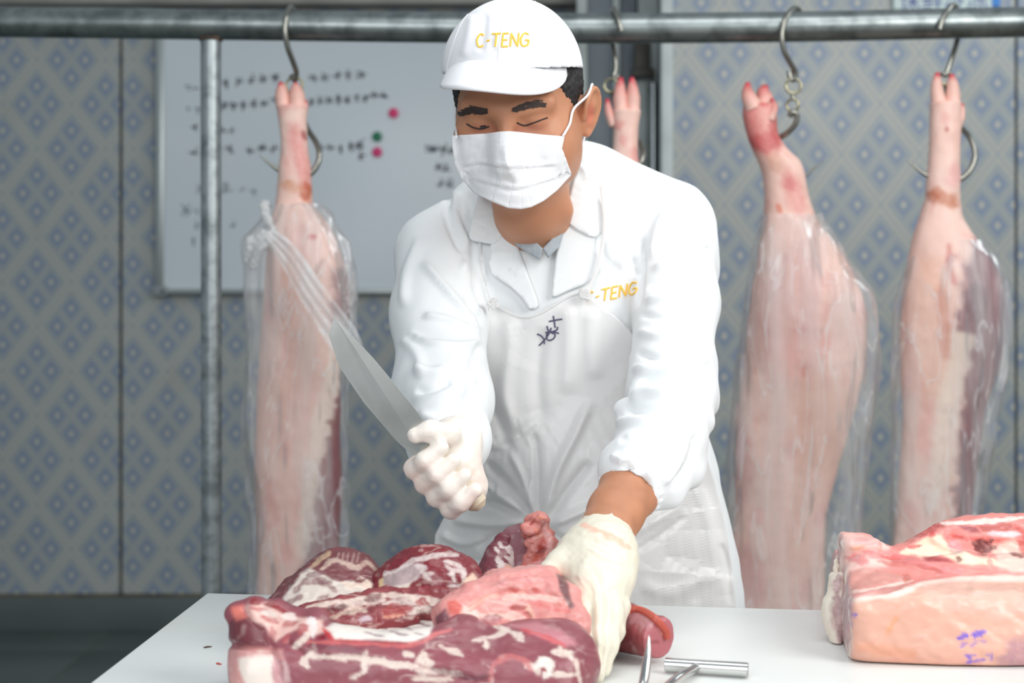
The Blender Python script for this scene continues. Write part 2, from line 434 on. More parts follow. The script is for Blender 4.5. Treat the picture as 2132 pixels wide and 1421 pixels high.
# ------------------------------------------------------------------ the room
YL, YR = 5.4, 4.75
def wall_pattern(name, px, pz, ox, oz):
    m = bpy.data.materials.new(name); m.use_nodes = True; nt = m.node_tree; N = nt.nodes; L = nt.links
    b = N['Principled BSDF']; b.inputs['Roughness'].default_value = 0.32; b.inputs['Specular IOR Level'].default_value = 0.35
    tc = N.new('ShaderNodeTexCoord'); sp = N.new('ShaderNodeSeparateXYZ'); L.new(tc.outputs['Object'], sp.inputs[0])
    def M(op, a, b_=None, c=None):
        n = N.new('ShaderNodeMath'); n.operation = op
        for i, v in enumerate((a, b_, c)):
            if v is None: continue
            if isinstance(v, (int, float)): n.inputs[i].default_value = v
            else: L.new(v, n.inputs[i])
        return n.outputs[0]
    a = M('MULTIPLY_ADD', sp.outputs[0], 1/px, -ox/px); c = M('MULTIPLY_ADD', sp.outputs[2], 1/pz, -oz/pz)
    u = M('SUBTRACT', M('FRACT', M('ADD', M('ADD', a, c), 50.5)), 0.5); v = M('SUBTRACT', M('FRACT', M('ADD', M('SUBTRACT', a, c), 50.5)), 0.5)
    au = M('ABSOLUTE', u); av = M('ABSOLUTE', v)
    big = M('MAXIMUM', au, av)                                  # 0 centre of the big diamond, 0.5 its edge
    su = M('ABSOLUTE', M('SUBTRACT', au, 0.205)); sv = M('ABSOLUTE', M('SUBTRACT', av, 0.205)); sub = M('MAXIMUM', su, sv)
    r1 = N.new('ShaderNodeValToRGB'); L.new(M('MULTIPLY', sub, 4.8), r1.inputs[0]); cr = r1.color_ramp
    base = (*lin(170, 176, 174), 1); blue = (*lin(142, 156, 176), 1); deep = (*lin(126, 142, 168), 1); pale = (*lin(192, 192, 182), 1); line = (*lin(154, 163, 174), 1)
    cr.elements[0].position = 0; cr.elements[0].color = pale; cr.elements[1].position = 1; cr.elements[1].color = base
    for p, cc in ((0.20, pale), (0.25, deep), (0.36, blue), (0.54, blue), (0.58, deep), (0.62, base), (0.68, base), (0.72, line), (0.78, line), (0.82, base)):
        e = cr.elements.new(p); e.color = cc
    r2 = N.new('ShaderNodeValToRGB'); L.new(M('MULTIPLY', big, 2.0), r2.inputs[0]); c2 = r2.color_ramp
    band = (*lin(186, 187, 177), 1)
    c2.elements[0].position = 0.0; c2.elements[0].color = line; c2.elements[1].position = 1.0; c2.elements[1].color = line
    for p, cc in ((0.84, line), (0.86, band), (0.96, band), (0.985, line)):
        e = c2.elements.new(p); e.color = cc
    mx = N.new('ShaderNodeMix'); mx.data_type = 'RGBA'; L.new(M('GREATER_THAN', M('MULTIPLY', big, 2.0), 0.82), mx.inputs[0])
    L.new(r1.outputs[0], mx.inputs[6]); L.new(r2.outputs[0], mx.inputs[7])
    nz = N.new('ShaderNodeTexNoise'); nz.inputs['Scale'].default_value = 5; nz.inputs['Detail'].default_value = 8; L.new(tc.outputs['Object'], nz.inputs['Vector'])
    mr = N.new('ShaderNodeMapRange'); mr.inputs[1].default_value = 0.58; mr.inputs[2].default_value = 0.85; mr.inputs[4].default_value = 0.35; L.new(nz.outputs['Fac'], mr.inputs[0])
    m2 = N.new('ShaderNodeMix'); m2.data_type = 'RGBA'; L.new(mr.outputs[0], m2.inputs[0]); L.new(mx.outputs[2], m2.inputs[6]); m2.inputs[7].default_value = (*lin(150, 146, 130), 1)
    L.new(m2.outputs[2], b.inputs['Base Color'])
    return m
zL = lambda py: CAMZ-(py-HOR)/FPX*YL
xL = lambda px: (px-CX)/FPX*YL
zR = lambda py: CAMZ-(py-HOR)/FPX*YR
xR = lambda px: (px-CX)/FPX*YR
PX, PZt = 0.2575, 0.333
m_wl = wall_pattern('patterned_wall_panel_left', PX, PZt, xL(220), zL(957))
m_wm = wall_pattern('patterned_wall_panel_middle', PX, PZt, xL(277), zL(957))
m_wr = wall_pattern('patterned_wall_panel_right', PX, PZt, xR(1752), zR(216))
m_grout = mat('grimy_joint', lin(120, 112, 92), 0.9, var=(9, lin(92, 84, 66), 0.4, 0.6))
m_trim = mat('white_door_trim', lin(206, 214, 212), 0.45, var=(6, lin(180, 188, 184), 0.4, 0.7))
m_concrete = mat('dark_base_tile', lin(98, 108, 108), 0.55, var=(3, lin(84, 94, 93), 0.35, 0.7))
m_floor = mat('dark_floor_tile', lin(96, 106, 104), 0.4, var=(1.6, lin(80, 90, 88), 0.35, 0.7))
m_beam = mat('beige_beam', lin(170, 168, 160), 0.6, var=(4, lin(140, 138, 130), 0.4, 0.7))

floor = MB().box((-4, -1.5, -0.05), (4.5, 6.0, -0.002)).build('floor', m_grout, smooth=False); tag(floor, kind='structure')
ft = MB().box((-0.298, -0.298, -0.01), (0.298, 0.298, 0.0), 0.002).build('tile', m_floor, floor); ft.location = (-3.6, 1.2, 0.0)
for i in range(8):
    for j in range(8):
        if i == 0 and j == 0: continue
        t = ft.copy(); t.location = (-3.6+0.6*i, 1.2+0.6*j, 0.0); link(t, floor)
wb = MB().box((-4, YL+0.02, 0.0), (0.75, YL+0.12, 3.0)).build('wall_back', m_grout, smooth=False); tag(wb, kind='structure')
def panel(x0, x1, z0, z1, Y, m, par):
    return MB().box((x0, Y, z0), (x1, Y+0.02, z1), 0.003).build('panel', m, par, smooth=False)
zj = zL(1020); zb = zL(1236); g = 0.006
xs = xL(251)
panel(xs-1.9, xs-g, zb, 2.6, YL, m_wl, wb)
panel(xs+g, 0.31, zb, 2.6, YL, m_wm, wb)
panel(xs-2.9, xs-1.9-2*g, zb, 2.6, YL, m_wl, wb)
bb = MB().box((-4, YL-0.012, 0.0), (0.75, YL+0.02, zb-0.008), 0.004).build('baseboard_back', m_concrete); tag(bb, kind='structure')
MB().box((-4, YL-0.013, zb-0.008), (0.31, YL+0.018, zb)).build('grime_joint', m_grout, bb)
bm1 = MB().box((-4, YL-0.10, zL(12)), (xL(1212), YL+0.0, 2.75), 0.006).box((-4, YL-0.12, zL(19)), (xL(1212), YL, zL(13)), 0.003).build('trim_1', m_beam); tag(bm1, kind='structure')

xe = xR(1397)
wr = MB().box((xe, YR+0.02, 0.0), (4.0, YR+0.14, 3.0)).build('wall_right', m_grout, smooth=False); tag(wr, kind='structure')
x2 = xR(2116)
panel(xe+0.004, x2-0.004, 0.14, 2.6, YR, m_wr, wr); panel(x2+0.004, x2+1.2, 0.14, 2.6, YR, m_wr, wr)
MB().box((xe, YR+0.14, 0.0), (xe+0.1, YL+0.1, 3.0)).build('return_wall', m_concrete, wr)
bb2 = MB().box((xe, YR-0.012, 0.0), (4.0, YR+0.02, 0.135), 0.004).build('baseboard_right', m_concrete); tag(bb2, kind='structure')
# door set back between the two walls
dr = bpy.data.objects.new('door_1', None); C.objects.link(dr); tag(dr, kind='structure')
m_dgrey = mat('grey_door_leaf', lin(140, 150, 158), 0.4, var=(4, lin(120, 130, 138), 0.4, 0.7))
m_dark = mat('dark_bracket', lin(82, 80, 74), 0.5, 0.4)
m_chrome = mat('steel_door_handle', lin(190, 195, 198), 0.25, 1.0)
D = 5.15; xd = lambda px: (px-CX)/FPX*D; zd = lambda py: CAMZ-(py-HOR)/FPX*D
MB().box((xe-0.035, YR-0.03, 0.0), (xe+0.004, YR+0.02, 2.75), 0.004).build('door_frame', m_trim, dr, label='white door frame post')
MB().box((xd(1201), D-0.02, 0.0), (xd(1222), D+0.03, 2.75), 0.004).build('door_frame', m_trim, dr)
MB().box((xd(1222), D+0.02, 0.0), (xd(1276), D+0.05, 2.7), 0.003).build('door_panel', m_dgrey, dr)
MB().box((xd(1276), D-0.01, 0.0), (xd(1290), D+0.03, 2.7), 0.003).build('door_edge', m_trim, dr)
MB().box((xd(1290), D+0.03, 0.0), (xd(1326), D+0.06, 2.7), 0.003).build('door_panel', m_dgrey, dr)
MB().box((xd(1322), D-0.02, 0.0), (xd(1346), D+0.03, zd(170)), 0.004).build('door_edge', m_trim, dr)
MB().box((xd(1330), D+0.03, 0.0), (xd(1385), D+0.06, 2.7), 0.003).build('door_panel', m_trim, dr)
hb = MB().box((xd(1318), D-0.06, zd(160)), (xd(1352), D-0.02, zd(92)), 0.004); hb.box((xd(1312), D-0.07, zd(166)), (xd(1360), D-0.02, zd(148)), 0.004); hb.build('hinge_bracket', m_dark, dr)
hx = xd(1357)
MB().tube(spline([(hx, D, zd(190)), (hx, D-0.05, zd(183)), (hx, D-0.06, zd(200)), (hx, D-0.06, zd(420)), (hx, D-0.06, zd(640)), (hx, D, zd(652))], 6), 0.011, 10).build('handle', m_chrome, dr)

# whiteboard on the back wall
Yw = YL-0.03
m_wb = mat('whiteboard_surface', lin(218, 228, 234), 0.22, spec=0.5, var=(1.5, lin(224, 231, 235), 0.4, 0.7))
m_al = mat('aluminium_frame', lin(190, 196, 194), 0.35, 0.85)
m_ink = mat('black_marker_ink', lin(52, 58, 66), 0.6)
m_ink2 = mat('faded_marker_ink', lin(120, 130, 136), 0.6)
xw = lambda px: (px-CX)/FPX*Yw; zw = lambda py: CAMZ-(py-HOR)/FPX*Yw
wbd = thing('whiteboard', 'white board with handwritten notes and round magnets on the patterned wall', 'whiteboard')
wbd.location = (xw(770), Yw, zw(320))
def put(o, root):                                              # keep the world place of a part under a moved root
    o.matrix_parent_inverse = Matrix.Translation(-Vector(root.location)); return o
bx0, bx1, bz0, bz1 = xw(334), xw(1196), zw(606), zw(34)
put(MB().box((bx0, Yw-0.004, bz0), (bx1, Yw+0.02, bz1), 0.003).build('board', m_wb, wbd, smooth=False), wbd)
fr = 0.026
put(MB().box((bx0-fr*0.55, Yw-0.014, bz0-0.005), (bx0+fr*0.55, Yw+0.025, bz1+0.02), 0.006).build('frame', m_al, wbd), wbd)
put(MB().box((bx1-fr*0.5, Yw-0.014, bz0-0.005), (bx1+fr*0.5, Yw+0.025, bz1+0.02), 0.006).build('frame', m_al, wbd), wbd)
put(MB().box((bx0, Yw-0.02, bz0-0.012), (bx1, Yw+0.025, bz0+0.010), 0.006).build('frame', m_al, wbd), wbd)
put(MB().box((bx0, Yw-0.014, bz1-0.010), (bx1, Yw+0.025, bz1+0.014), 0.006).build('frame', m_al, wbd), wbd)
for cxp in (bx0, bx1): put(MB().box((cxp-0.026, Yw-0.02, bz0-0.02), (cxp+0.03, Yw+0.025, bz0+0.02), 0.011).build('corner_cap', mat('grey_corner_cap', lin(150, 158, 160), 0.5), wbd), wbd)
def scribble(mb, x, y, size, r, n):
    """one handwritten character cell of unreadable strokes"""
    for k in range(n):
        a = random.choice((0, 0, math.pi/2, math.pi/2, 0.9, -0.9, 2.2)); ln = size*random.uniform(0.35, 0.95)
        cx_, cy_ = x+random.uniform(-.25, .25)*size, y+random.uniform(-.32, .32)*size
        p0 = (cx_-math.cos(a)*ln/2, cy_-math.sin(a)*ln/2); p1 = (cx_+math.cos(a)*ln/2, cy_+math.sin(a)*ln/2)
        mb.box((min(xw(p0[0]), xw(p1[0]))-r, Yw-0.0052, min(zw(p0[1]), zw(p1[1]))-r), (max(xw(p0[0]), xw(p1[0]))+r, Yw-0.004, max(zw(p0[1]), zw(p1[1]))+r)) if abs(math.sin(2*a)) < 0.1 else mb.tube([(xw(p0[0]), Yw-0.0042, zw(p0[1])), (xw(p1[0]), Yw-0.0042, zw(p1[1]))], r, 4)
ink = MB()
for (x0, x1, y0, y1, s, n) in ((392, 410, 184, 180, 14, 2), (470, 575, 172, 163, 19, 6), (652, 752, 163, 155, 19, 6), (395, 412, 228, 226, 14, 2), (466, 570, 222, 212, 18, 6), (648, 798, 213, 199, 16, 6),
                               (404, 480, 318, 313, 18, 5), (520, 570, 314, 308, 18, 5), (668, 730, 310, 306, 17, 5), (745, 750, 304, 300, 20, 5), (408, 482, 268, 272, 16, 4)):
    c = max(1, int((x1-x0)/(s*1.12)))
    for i in range(c+1):
        t = i/max(c, 1); scribble(ink, x0+(x1-x0)*t, y0+(y1-y0)*t+random.uniform(-2, 2), s, 0.0019, n)
for (x, y, s) in ((900, 308, 28), (924, 312, 22), (942, 313, 18), (915, 350, 20), (930, 352, 18), (918, 380, 18), (936, 381, 18), (752, 326, 16)): scribble(ink, x, y, s, 0.0021, 6)
tag(put(ink.build('writing', m_ink, wbd, smooth=False), wbd), kind='stuff')
ink2 = MB()
for (x, y, s, n) in ((418, 392, 26, 6), (470, 392, 26, 5), (504, 396, 14, 3), (530, 398, 18, 4), (385, 440, 30, 7), (410, 442, 14, 3), (412, 470, 16, 3), (486, 468, 14, 3), (402, 498, 18, 3)): scribble(ink2, x, y, s, 0.0017, n)
tag(put(ink2.build('faded_writing', m_ink2, wbd, smooth=False), wbd), kind='stuff')
for (px, py, c, nm) in ((820, 236, (232, 48, 120), 'pink round magnet on the whiteboard, highest of the three'), (786, 285, (0, 120, 84), 'green round magnet on the whiteboard'), (786, 317, (226, 52, 122), 'pink round magnet on the whiteboard just below the green one')):
    mg = MB().tube([(xw(px), Yw-0.016, zw(py)), (xw(px), Yw-0.014, zw(py)), (xw(px), Yw-0.004, zw(py))], [0.014, 0.0185, 0.0185], 24).build('magnet', mat('magnet_plastic', lin(*c), 0.35))
    tag(mg, nm, 'magnet', 'round magnets')
# sign above the rail on the right
sg = thing('wall_sign', 'white sign with blue characters and a blue edge above the rail', 'sign')
Ys = YR-0.012; xsg = lambda px: (px-CX)/FPX*Ys; zsg = lambda py: CAMZ-(py-HOR)/FPX*Ys
sg.location = (xsg(1970), Ys, zsg(0))
put(MB().box((xsg(1860), Ys-0.004, zsg(20)), (xsg(2066), Ys+0.012, zsg(-46)), 0.002).build('board', mat('sign_white', lin(205, 222, 218), 0.4), sg, smooth=False), sg)
put(MB().box((xsg(2064), Ys-0.006, zsg(14)), (xsg(2082), Ys+0.012, zsg(-46)), 0.002).build('blue_edge', mat('sign_blue_edge', lin(40, 130, 215), 0.4), sg, smooth=False), sg)
def text_mesh(body, size, ext=0.0005):
    cu = bpy.data.curves.new('text', 'FONT'); cu.body = body; cu.size = size; cu.align_x = 'LEFT'; cu.extrude = ext
    o = bpy.data.objects.new('text', cu); C.objects.link(o); bpy.context.view_layer.update()
    me = bpy.data.meshes.new_from_object(o.evaluated_get(bpy.context.evaluated_depsgraph_get())); bpy.data.objects.remove(o); return me
m_sblue = mat('sign_blue_ink', lin(58, 70, 150), 0.5)
for i, ch in enumerate('保鲜冷冻'):
    me = text_mesh(ch, 0.072); me.materials.append(m_sblue)
    t = bpy.data.objects.new('character', me); link(t, sg); t.rotation_euler = (math.pi/2, 0, 0)
    t.location = (xsg(1871+47*i)-sg.location.x, -0.0045, zsg(16)-sg.location.z)
# ------------------------------------------------------------------ hanging rack, hooks, pork sides
YK = 3.0
m_galv = mat('galvanised_pipe', lin(150, 158, 158), 0.36, 0.82, var=(26, lin(112, 120, 120), 0.42, 0.68), bump=(60, 0.12, 0.002))
m_galv2 = mat('galvanised_post', lin(168, 176, 178), 0.45, 0.7, var=(34, lin(128, 136, 138), 0.42, 0.66), bump=(70, 0.2, 0.002))
m_rust = mat('rusty_weld', lin(104, 84, 66), 0.8, 0.2, var=(50, lin(70, 58, 50), 0.4, 0.6))
m_steel = mat('hook_steel', lin(150, 150, 142), 0.3, 0.9)
m_brass = mat('dull_brass_ring', lin(176, 170, 140), 0.35, 0.9)
rk = thing('hanging_rack', 'galvanised pipe rack carrying hooked pork sides behind the butcher', 'rack')
rl = MB(); rl.tube(spline([P(x, y, YK) for x, y in ((-500, 40), (0, 46), (420, 51), (880, 57), (1230, 59), (1640, 56), (2132, 46), (2620, 40))], 8), 0.0315, 28)
rl.build('rail', m_galv, rk)
def post(px, py):
    a = P(px, py, YK); p = MB(); p.tube([(a[0], YK, 0.012), (a[0]-0.003, YK, a[2]-0.026)], 0.0212, 24); po = p.build('post', m_galv2, rk)
    MB().box((a[0]-0.07, YK-0.07, 0), (a[0]+0.07, YK+0.07, 0.012), 0.003).build('base_plate', m_galv2, po)
    wld = MB(); wld.ring((a[0]-0.003, YK, a[2]-0.030), (0, 0, 1), 0.0205, 0.0045, 24, 8); wld.build('weld', m_rust, po)
post(442, 52); post(2560, 41); post(-420, 41)

def hook_parts(root, upper, rings, lower, r=0.0058, taper=True):
    MB().tube(spline([P(*q) for q in upper], 8), r, 12).build('upper_hook', m_steel, root)
    for (x, y, Y, R, ax, mt, nm) in rings:
        b = MB(); b.ring(P(x, y, Y), ax, R, 0.0029, 26, 8); b.build(nm, mt, root)
    pts = spline([P(*q) for q in lower], 10); n = len(pts)
    rad = [r*(1.06 if i < n*0.72 else 1.06-1.0*(i-n*0.72)/(n*0.28)) for i in range(n)]
    MB().tube(pts, rad, 12).build('lower_hook', m_steel, root)
k1 = thing('meat_hook', 'steel double hook on the rail beside the left post', 'hook', 'hooks over the rail')
hook_parts(k1, [(618, 78, YK+.038), (612, 30, YK+.034), (606, 15, YK+.006), (597, 32, YK-.033), (593, 62, YK-.039), (599, 98, YK-.03), (610, 128, YK-.012), (617, 150, YK+.004), (614, 166, YK+.012), (606, 158, YK+.018)],
           [(613, 178, YK+.012, 0.018, (0.2, 1, 0), m_brass, 'ring')],
           [(613, 194, YK+.016), (622, 225, YK+.05), (640, 268, YK+.045), (659, 298, YK+.02), (665, 325, YK+.004), (655, 352, YK), (632, 370, YK), (600, 366, YK), (575, 350, YK-.002), (556, 336, YK-.004), (538, 322, YK-.006)])
k2 = thing('meat_hook', 'steel hook on the rail just right of the white cap', 'hook', 'hooks over the rail')
hook_parts(k2, [(1293, 64, YK-.040), (1288, 44, YK-.040), (1281, 24, YK-.022), (1277, 18, YK+.004), (1274, 34, YK+.036), (1274, 70, YK+.039), (1277, 100, YK+.03), (1282, 130, YK+.02), (1281, 150, YK+.015), (1276, 158, YK+.012)],
           [(1272, 178, YK+.015, 0.014, (0.25, 1, 0), m_brass, 'ring'), (1281, 160, YK+.012, 0.004, (0, 1, 0), m_steel, 'swivel')],
           [(1275, 190, YK+.02), (1290, 230, YK+.055), (1315, 275, YK+.045), (1336, 305, YK+.02), (1338, 330, YK), (1320, 352, YK), (1290, 350, YK), (1262, 335, YK-.004), (1245, 322, YK-.006)])
k3 = thing('meat_hook', 'steel hook with a chain of rings, hanging free of the rail beside a tilted trotter', 'hook', 'hooks over the rail')
hook_parts(k3, [(1672, 70, YK+.038), (1669, 32, YK+.034), (1655, 17, YK+.006), (1637, 36, YK-.033), (1628, 68, YK-.039), (1632, 104, YK-.034), (1645, 130, YK-.022), (1656, 150, YK-.012), (1653, 166, YK-.008), (1645, 160, YK-.006), (1644, 148, YK-.006)],
           [(1652, 179, YK-.01, 0.0155, (0.15, 1, 0), m_brass, 'ring'), (1650, 219, YK-.01, 0.0125, (0.35, 1, 0.1), m_brass, 'ring')],
           [(1644, 243, YK-.01), (1650, 233, YK-.014), (1659, 240, YK-.012), (1656, 258, YK-.008), (1640, 276, YK+.002), (1620, 292, YK+.02), (1606, 330, YK+.055), (1616, 372, YK+.045), (1640, 388, YK+.02), (1668, 374, YK), (1690, 354, YK-.004), (1717, 333, YK-.006)])
MB().tube([P(1651, 196, YK-.01), P(1651, 199, YK-.01), P(1651, 206, YK-.01), P(1650, 208, YK-.01)], [0.003, 0.0055, 0.0055, 0.003], 12).build('swivel', m_steel, k3)
k4 = thing('meat_hook', 'steel double hook at the far right with its tip bent over the rail front', 'hook', 'hooks over the rail')
hook_parts(k4, [(1956, 61, YK-.041), (1962, 42, YK-.040), (1974, 20, YK-.028), (1986, 11, YK-.002), (1994, 26, YK+.036), (1996, 66, YK+.039), (1990, 95, YK+.03), (1980, 126, YK+.016), (1973, 146, YK+.012), (1968, 156, YK+.012), (1963, 150, YK+.014)],
           [(1969, 163, YK+.014, 0.0125, (0.3, 1, 0), m_brass, 'ring')],
           [(1970, 176, YK+.016), (1978, 215, YK+.055), (2000, 262, YK+.045), (2020, 288, YK+.02), (2030, 318, YK+.004), (2022, 350, YK), (2000, 372, YK), (1965, 378, YK), (1928, 364, YK-.002), (1908, 350, YK-.004), (1887, 335, YK-.006)])

m_skin_pork = mat('pork_skin', vcol=True, rough=0.42, spec=0.45, sss=0.0, bump=(40, 0.12, 0.003))
m_film = film('clear_plastic_wrap', 0.25, (0.92, 0.93, 0.94), (20, 20, 2.2))
pinkc = lin(238, 194, 180); paler = lin(242, 212, 200); redc = lin(214, 96, 96); tipc = lin(196, 40, 66); orange = lin(206, 130, 80); fatc = lin(238, 218, 204); darkm = lin(122, 40, 48); purp = lin(128, 92, 98)
def loft(rows, Y, thick, nr=240, nc=112, lean=0.0, ex=2.3):
    """pork shape from rows (y px, left px, right px[, depth factor])"""
    r = np.array([list(q)+[1.0]*(4-len(q)) for q in rows], float); t = np.r_[0, np.cumsum(np.abs(np.diff(r[:, 0])))]; t /= t[-1]
    s = np.linspace(0, 1, nr); from_sp = spline(np.c_[t, r], 24); o = np.argsort(from_sp[:, 0]); sp = from_sp[o]
    R = np.stack([np.interp(s, sp[:, 0], sp[:, c]) for c in range(1, 5)], 1)
    V = np.zeros((nr, nc, 3)); a = np.linspace(0, 2*np.pi, nc, endpoint=False)
    ca, sa = np.cos(a), np.sin(a); ca = np.sign(ca)*np.abs(ca)**(2/ex); sa = np.sign(sa)*np.abs(sa)**(2/ex)
    for i in range(nr):
        y, xl, xr, dep = R[i]; hw = (xr-xl)/2; c = P((xl+xr)/2, y, Y); rx = hw*Y/FPX; ry = min(rx*dep, thick)
        V[i, :, 0] = c[0]+ca*rx; V[i, :, 1] = Y+lean*s[i]+sa*ry; V[i, :, 2] = c[2]
    Vf = V.reshape(-1, 3)
    i, k = np.meshgrid(np.arange(nr-1), np.arange(nc), indexing='ij'); k2 = (k+1) % nc
    Q = np.stack([i*nc+k, i*nc+k2, (i+1)*nc+k2, (i+1)*nc+k], -1).reshape(-1, 4)
    return Vf, Q, V.shape
def caps(Vf, Q, sh):
    nr, nc, _ = sh; n = len(Vf); top = Vf[:nc].mean(0)+np.array([0, 0, 0.006]); bot = Vf[-nc:].mean(0)-np.array([0, 0, 0.01])
    Vf = np.vstack([Vf, top, bot]); k = np.arange(nc); k2 = (k+1) % nc
    T = np.stack([np.full(nc, n), k2, k, np.full(nc, n)], 1)[:, :3]; B = np.stack([np.full(nc, n+1), (nr-1)*nc+k, (nr-1)*nc+k2], 1)
    return Vf, [tuple(q) for q in Q]+[tuple(q) for q in T]+[tuple(q) for q in B]
def toes(root, specs, Y, tc=None):
    for pts, rad, nm in specs:
        p = spline([P(x, y, Y+d) for x, y, d in pts], 6); n = len(p); rr = np.interp(np.linspace(0, 1, n), np.linspace(0, 1, len(rad)), rad)*Y/FPX
        V, Fc = tube_mesh(p, rr, 18); V = np.array([tuple(v) for v in V]); c = np.tile(pinkc if tc is None else tc, (len(V), 1))
        tt = np.repeat(np.linspace(0, 1, n), 18); k = sstep(0, .7, tt)[:, None]; c = pinkc*(1-k)+c*k; k = sstep(0.68, 0.95, tt+0.12*noise(V, 90, 3))[:, None]; c = c*(1-k)+tipc*k
        mesh_obj(nm, V, Fc, m_skin_pork, root, col=c)
def make_pork(name, label, rows, Y, thick, paint, toe, seed, lump=0.006, lean=0.0, tc=None):
    root = thing(name, label, 'pork side', 'hanging pork sides')
    V, Q, sh = loft(rows, Y, thick, lean=lean); N = normals(V, Q)
    tsc = np.clip((CAMZ+0.16-V[:, 2])/0.35, 0.25, 1)
    V = V+N*(lump*tsc*fbm(V, (9, 9, 5), seed, 2)+0.0009*fbm(V, 45, seed+5, 2))[:, None]
    col = np.tile(pinkc, (len(V), 1)); k = (0.5+0.5*np.clip(fbm(V, (12, 12, 7), seed+9, 3), -1, 1))[:, None]; col = col*(1-0.75*k)+paler*0.75*k
    k = sstep(0.25, 0.9, fbm(V, (28, 28, 14), seed+21, 3))[:, None]; col = col*(1-0.42*k)+lin(226, 150, 142)*0.42*k
    col = paint(V, col); V2, F2 = caps(V, Q, sh); col = np.vstack([col, col[:sh[1]].mean(0), col[-sh[1]:].mean(0)])
    mesh_obj('carcass', V2, F2, m_skin_pork, root, col=col)
    toes(root, toe, Y, tc); return root
def make_wrap(root, rows, Y, thick, seed, amp=0.012, lean=0.0, name='plastic_wrap', m=None, nr=150, nc=150):
    rows = [(q[0], q[1]-5, q[2]+5)+tuple(q[3:]) for q in rows]
    V, Q, sh = loft(rows, Y, thick, nr, nc, lean, 2.2); N = normals(V, Q)
    V = V+N*(.7*amp*fbm(V, (22, 22, 3.0), seed, 3)+amp*0.5*noise(V, (60, 60, 12), seed+3))[:, None]
    return mesh_obj(name, V, Q, m or m_film, root)

# left side of pork
def paintA(V, c):
    xy = PXY(V)
    c = region(V, [(700, 860), (718, 860), (722, 1140), (690, 1200), (640, 1260), (628, 1180), (650, 1020), (668, 900), (690, 800), (705, 690), (740, 640), (740, 860)], 7, lin(150, 104, 104), 0.95, c, xy, 8, 3, 50)
    c = region(V, [(698, 820), (730, 800), (730, 1090), (682, 1160), (672, 1130), (690, 960)], 8, darkm, 0.95, c, xy, 5, 4, 50)
    c = region(V, [(690, 560), (735, 560), (740, 690), (712, 720), (688, 640)], 14, purp, 0.75, c, xy, 10, 5, 45)
    c = shade(V, [([(704, 690), (690, 790), (664, 900), (648, 1010), (630, 1150)], 11, 10, fatc, 0.9)], c, xy)
    c = shade(V, [([(612, 268), (640, 380)], 5, 18, redc, 0.55), ([(632, 275), (634, 286)], 3, 5, lin(150, 30, 40), 0.8), ([(635, 385), (640, 415)], 6, 9, lin(190, 90, 50), 0.85), ([(590, 385), (625, 392)], 4, 9, orange, 0.6),
                  ([(580, 180), (620, 205)], 24, 22, redc, 0.4), ([(644, 491), (655, 491)], 4, 3, lin(200, 40, 40), 0.9), ([(655, 570), (672, 540)], 1.5, 3, lin(120, 90, 90), 0.6),
                  ([(585, 560), (600, 700), (590, 900)], 12, 40, lin(232, 178, 160), 0.5)], c, xy)
    return c
A = [(221, 576, 640, .85), (258, 580, 640, .85), (300, 584, 641, .85), (350, 580, 648, .85), (400, 577, 651, .85), (430, 572, 656, .85), (470, 562, 688, .8), (520, 556, 708, .75), (570, 552, 722, .7), (630, 548, 730, .65), (690, 542, 722, .6), (760, 536, 714, .55), (830, 531, 712, .5), (900, 529, 712, .48), (1000, 531, 713, .46), (1100, 535, 706, .45), (1260, 540, 696, .45), (1400, 548, 680, .4)]
pa = make_pork('pork_carcass', 'pork side tied in clear plastic, hanging between the left post and the butcher', A, YK, 0.085, paintA,
               [([(590, 226, 0), (587, 200, 0), (586, 183, .0), (584, 170, .0)], [15, 15, 11, 3], 'toe'), ([(620, 226, 0), (618, 200, 0), (616, 184, .0), (615, 171, .0)], [17, 17, 12, 3], 'toe'), ([(626, 250, .02), (635, 225, .0), (636, 208, .0)], [9, 7, 2.5], 'dewclaw')], 1, tc=lin(226, 170, 158))
WA = [(428, 570, 660, .9), (450, 558, 680, .85), (500, 516, 706, .7), (560, 518, 728, .66), (640, 514, 736, .62), (720, 516, 732, .6), (800, 512, 724, .6), (880, 506, 722, .6), (960, 512, 722, .6), (1060, 522, 724, .55), (1180, 526, 722, .5), (1400, 530, 716, .5)]
make_wrap(pa, WA, YK, 0.11, 31)
# gathered knot, its loose tail and the band of film pulled across
m_film2 = film('bunched_plastic_wrap', 0.5, (0.92, 0.93, 0.93), (40, 40, 8))
kn = Sdf(P(500, 570, YK-0.1)-0.01, P(600, 415, YK)+0.01, 0.0025)
for q in ([(575, 490, -.06), (548, 500, -.07), (520, 512, -.07), (512, 540, -.065)], [(572, 486, -.062), (545, 485, -.07), (522, 500, -.072)], [(574, 492, -.06), (538, 520, -.075), (528, 550, -.07)], [(574, 486, -.06), (556, 455, -.055), (551, 428, -.05)]):
    kn.chain([P(x, y, YK+d) for x, y, d in q], [0.004, 0.008, 0.010, 0.006][:len(q)], 0.006, 'u', None, 0.004)
V, Q = kn.mesh(1); V = V+normals(V, Q)*(0.003*fbm(V, 120, 8, 2))[:, None]; mesh_obj('wrap_knot', V, Q, m_film2, pa)
bp = spline([(560, 486), (600, 530), (650, 610), (692, 672), (730, 730), (752, 772)], 8); bw = np.interp(np.linspace(0, 1, len(bp)), [0, .3, .7, 1], [16, 26, 34, 16])
V = []; nb = 12
for i, (x, y) in enumerate(bp):
    d = bp[min(i+1, len(bp)-1)]-bp[max(i-1, 0)]; d /= np.linalg.norm(d); n2 = np.array([-d[1], d[0]])
    for k in range(nb):
        t = k/(nb-1)*2-1; q = np.array([x, y])+n2*t*bw[i]; tt = i/(len(bp)-1)
        V.append(P(q[0], q[1], YK-0.108-0.05*tt+0.006*math.sin(k*1.9+i*0.12)))
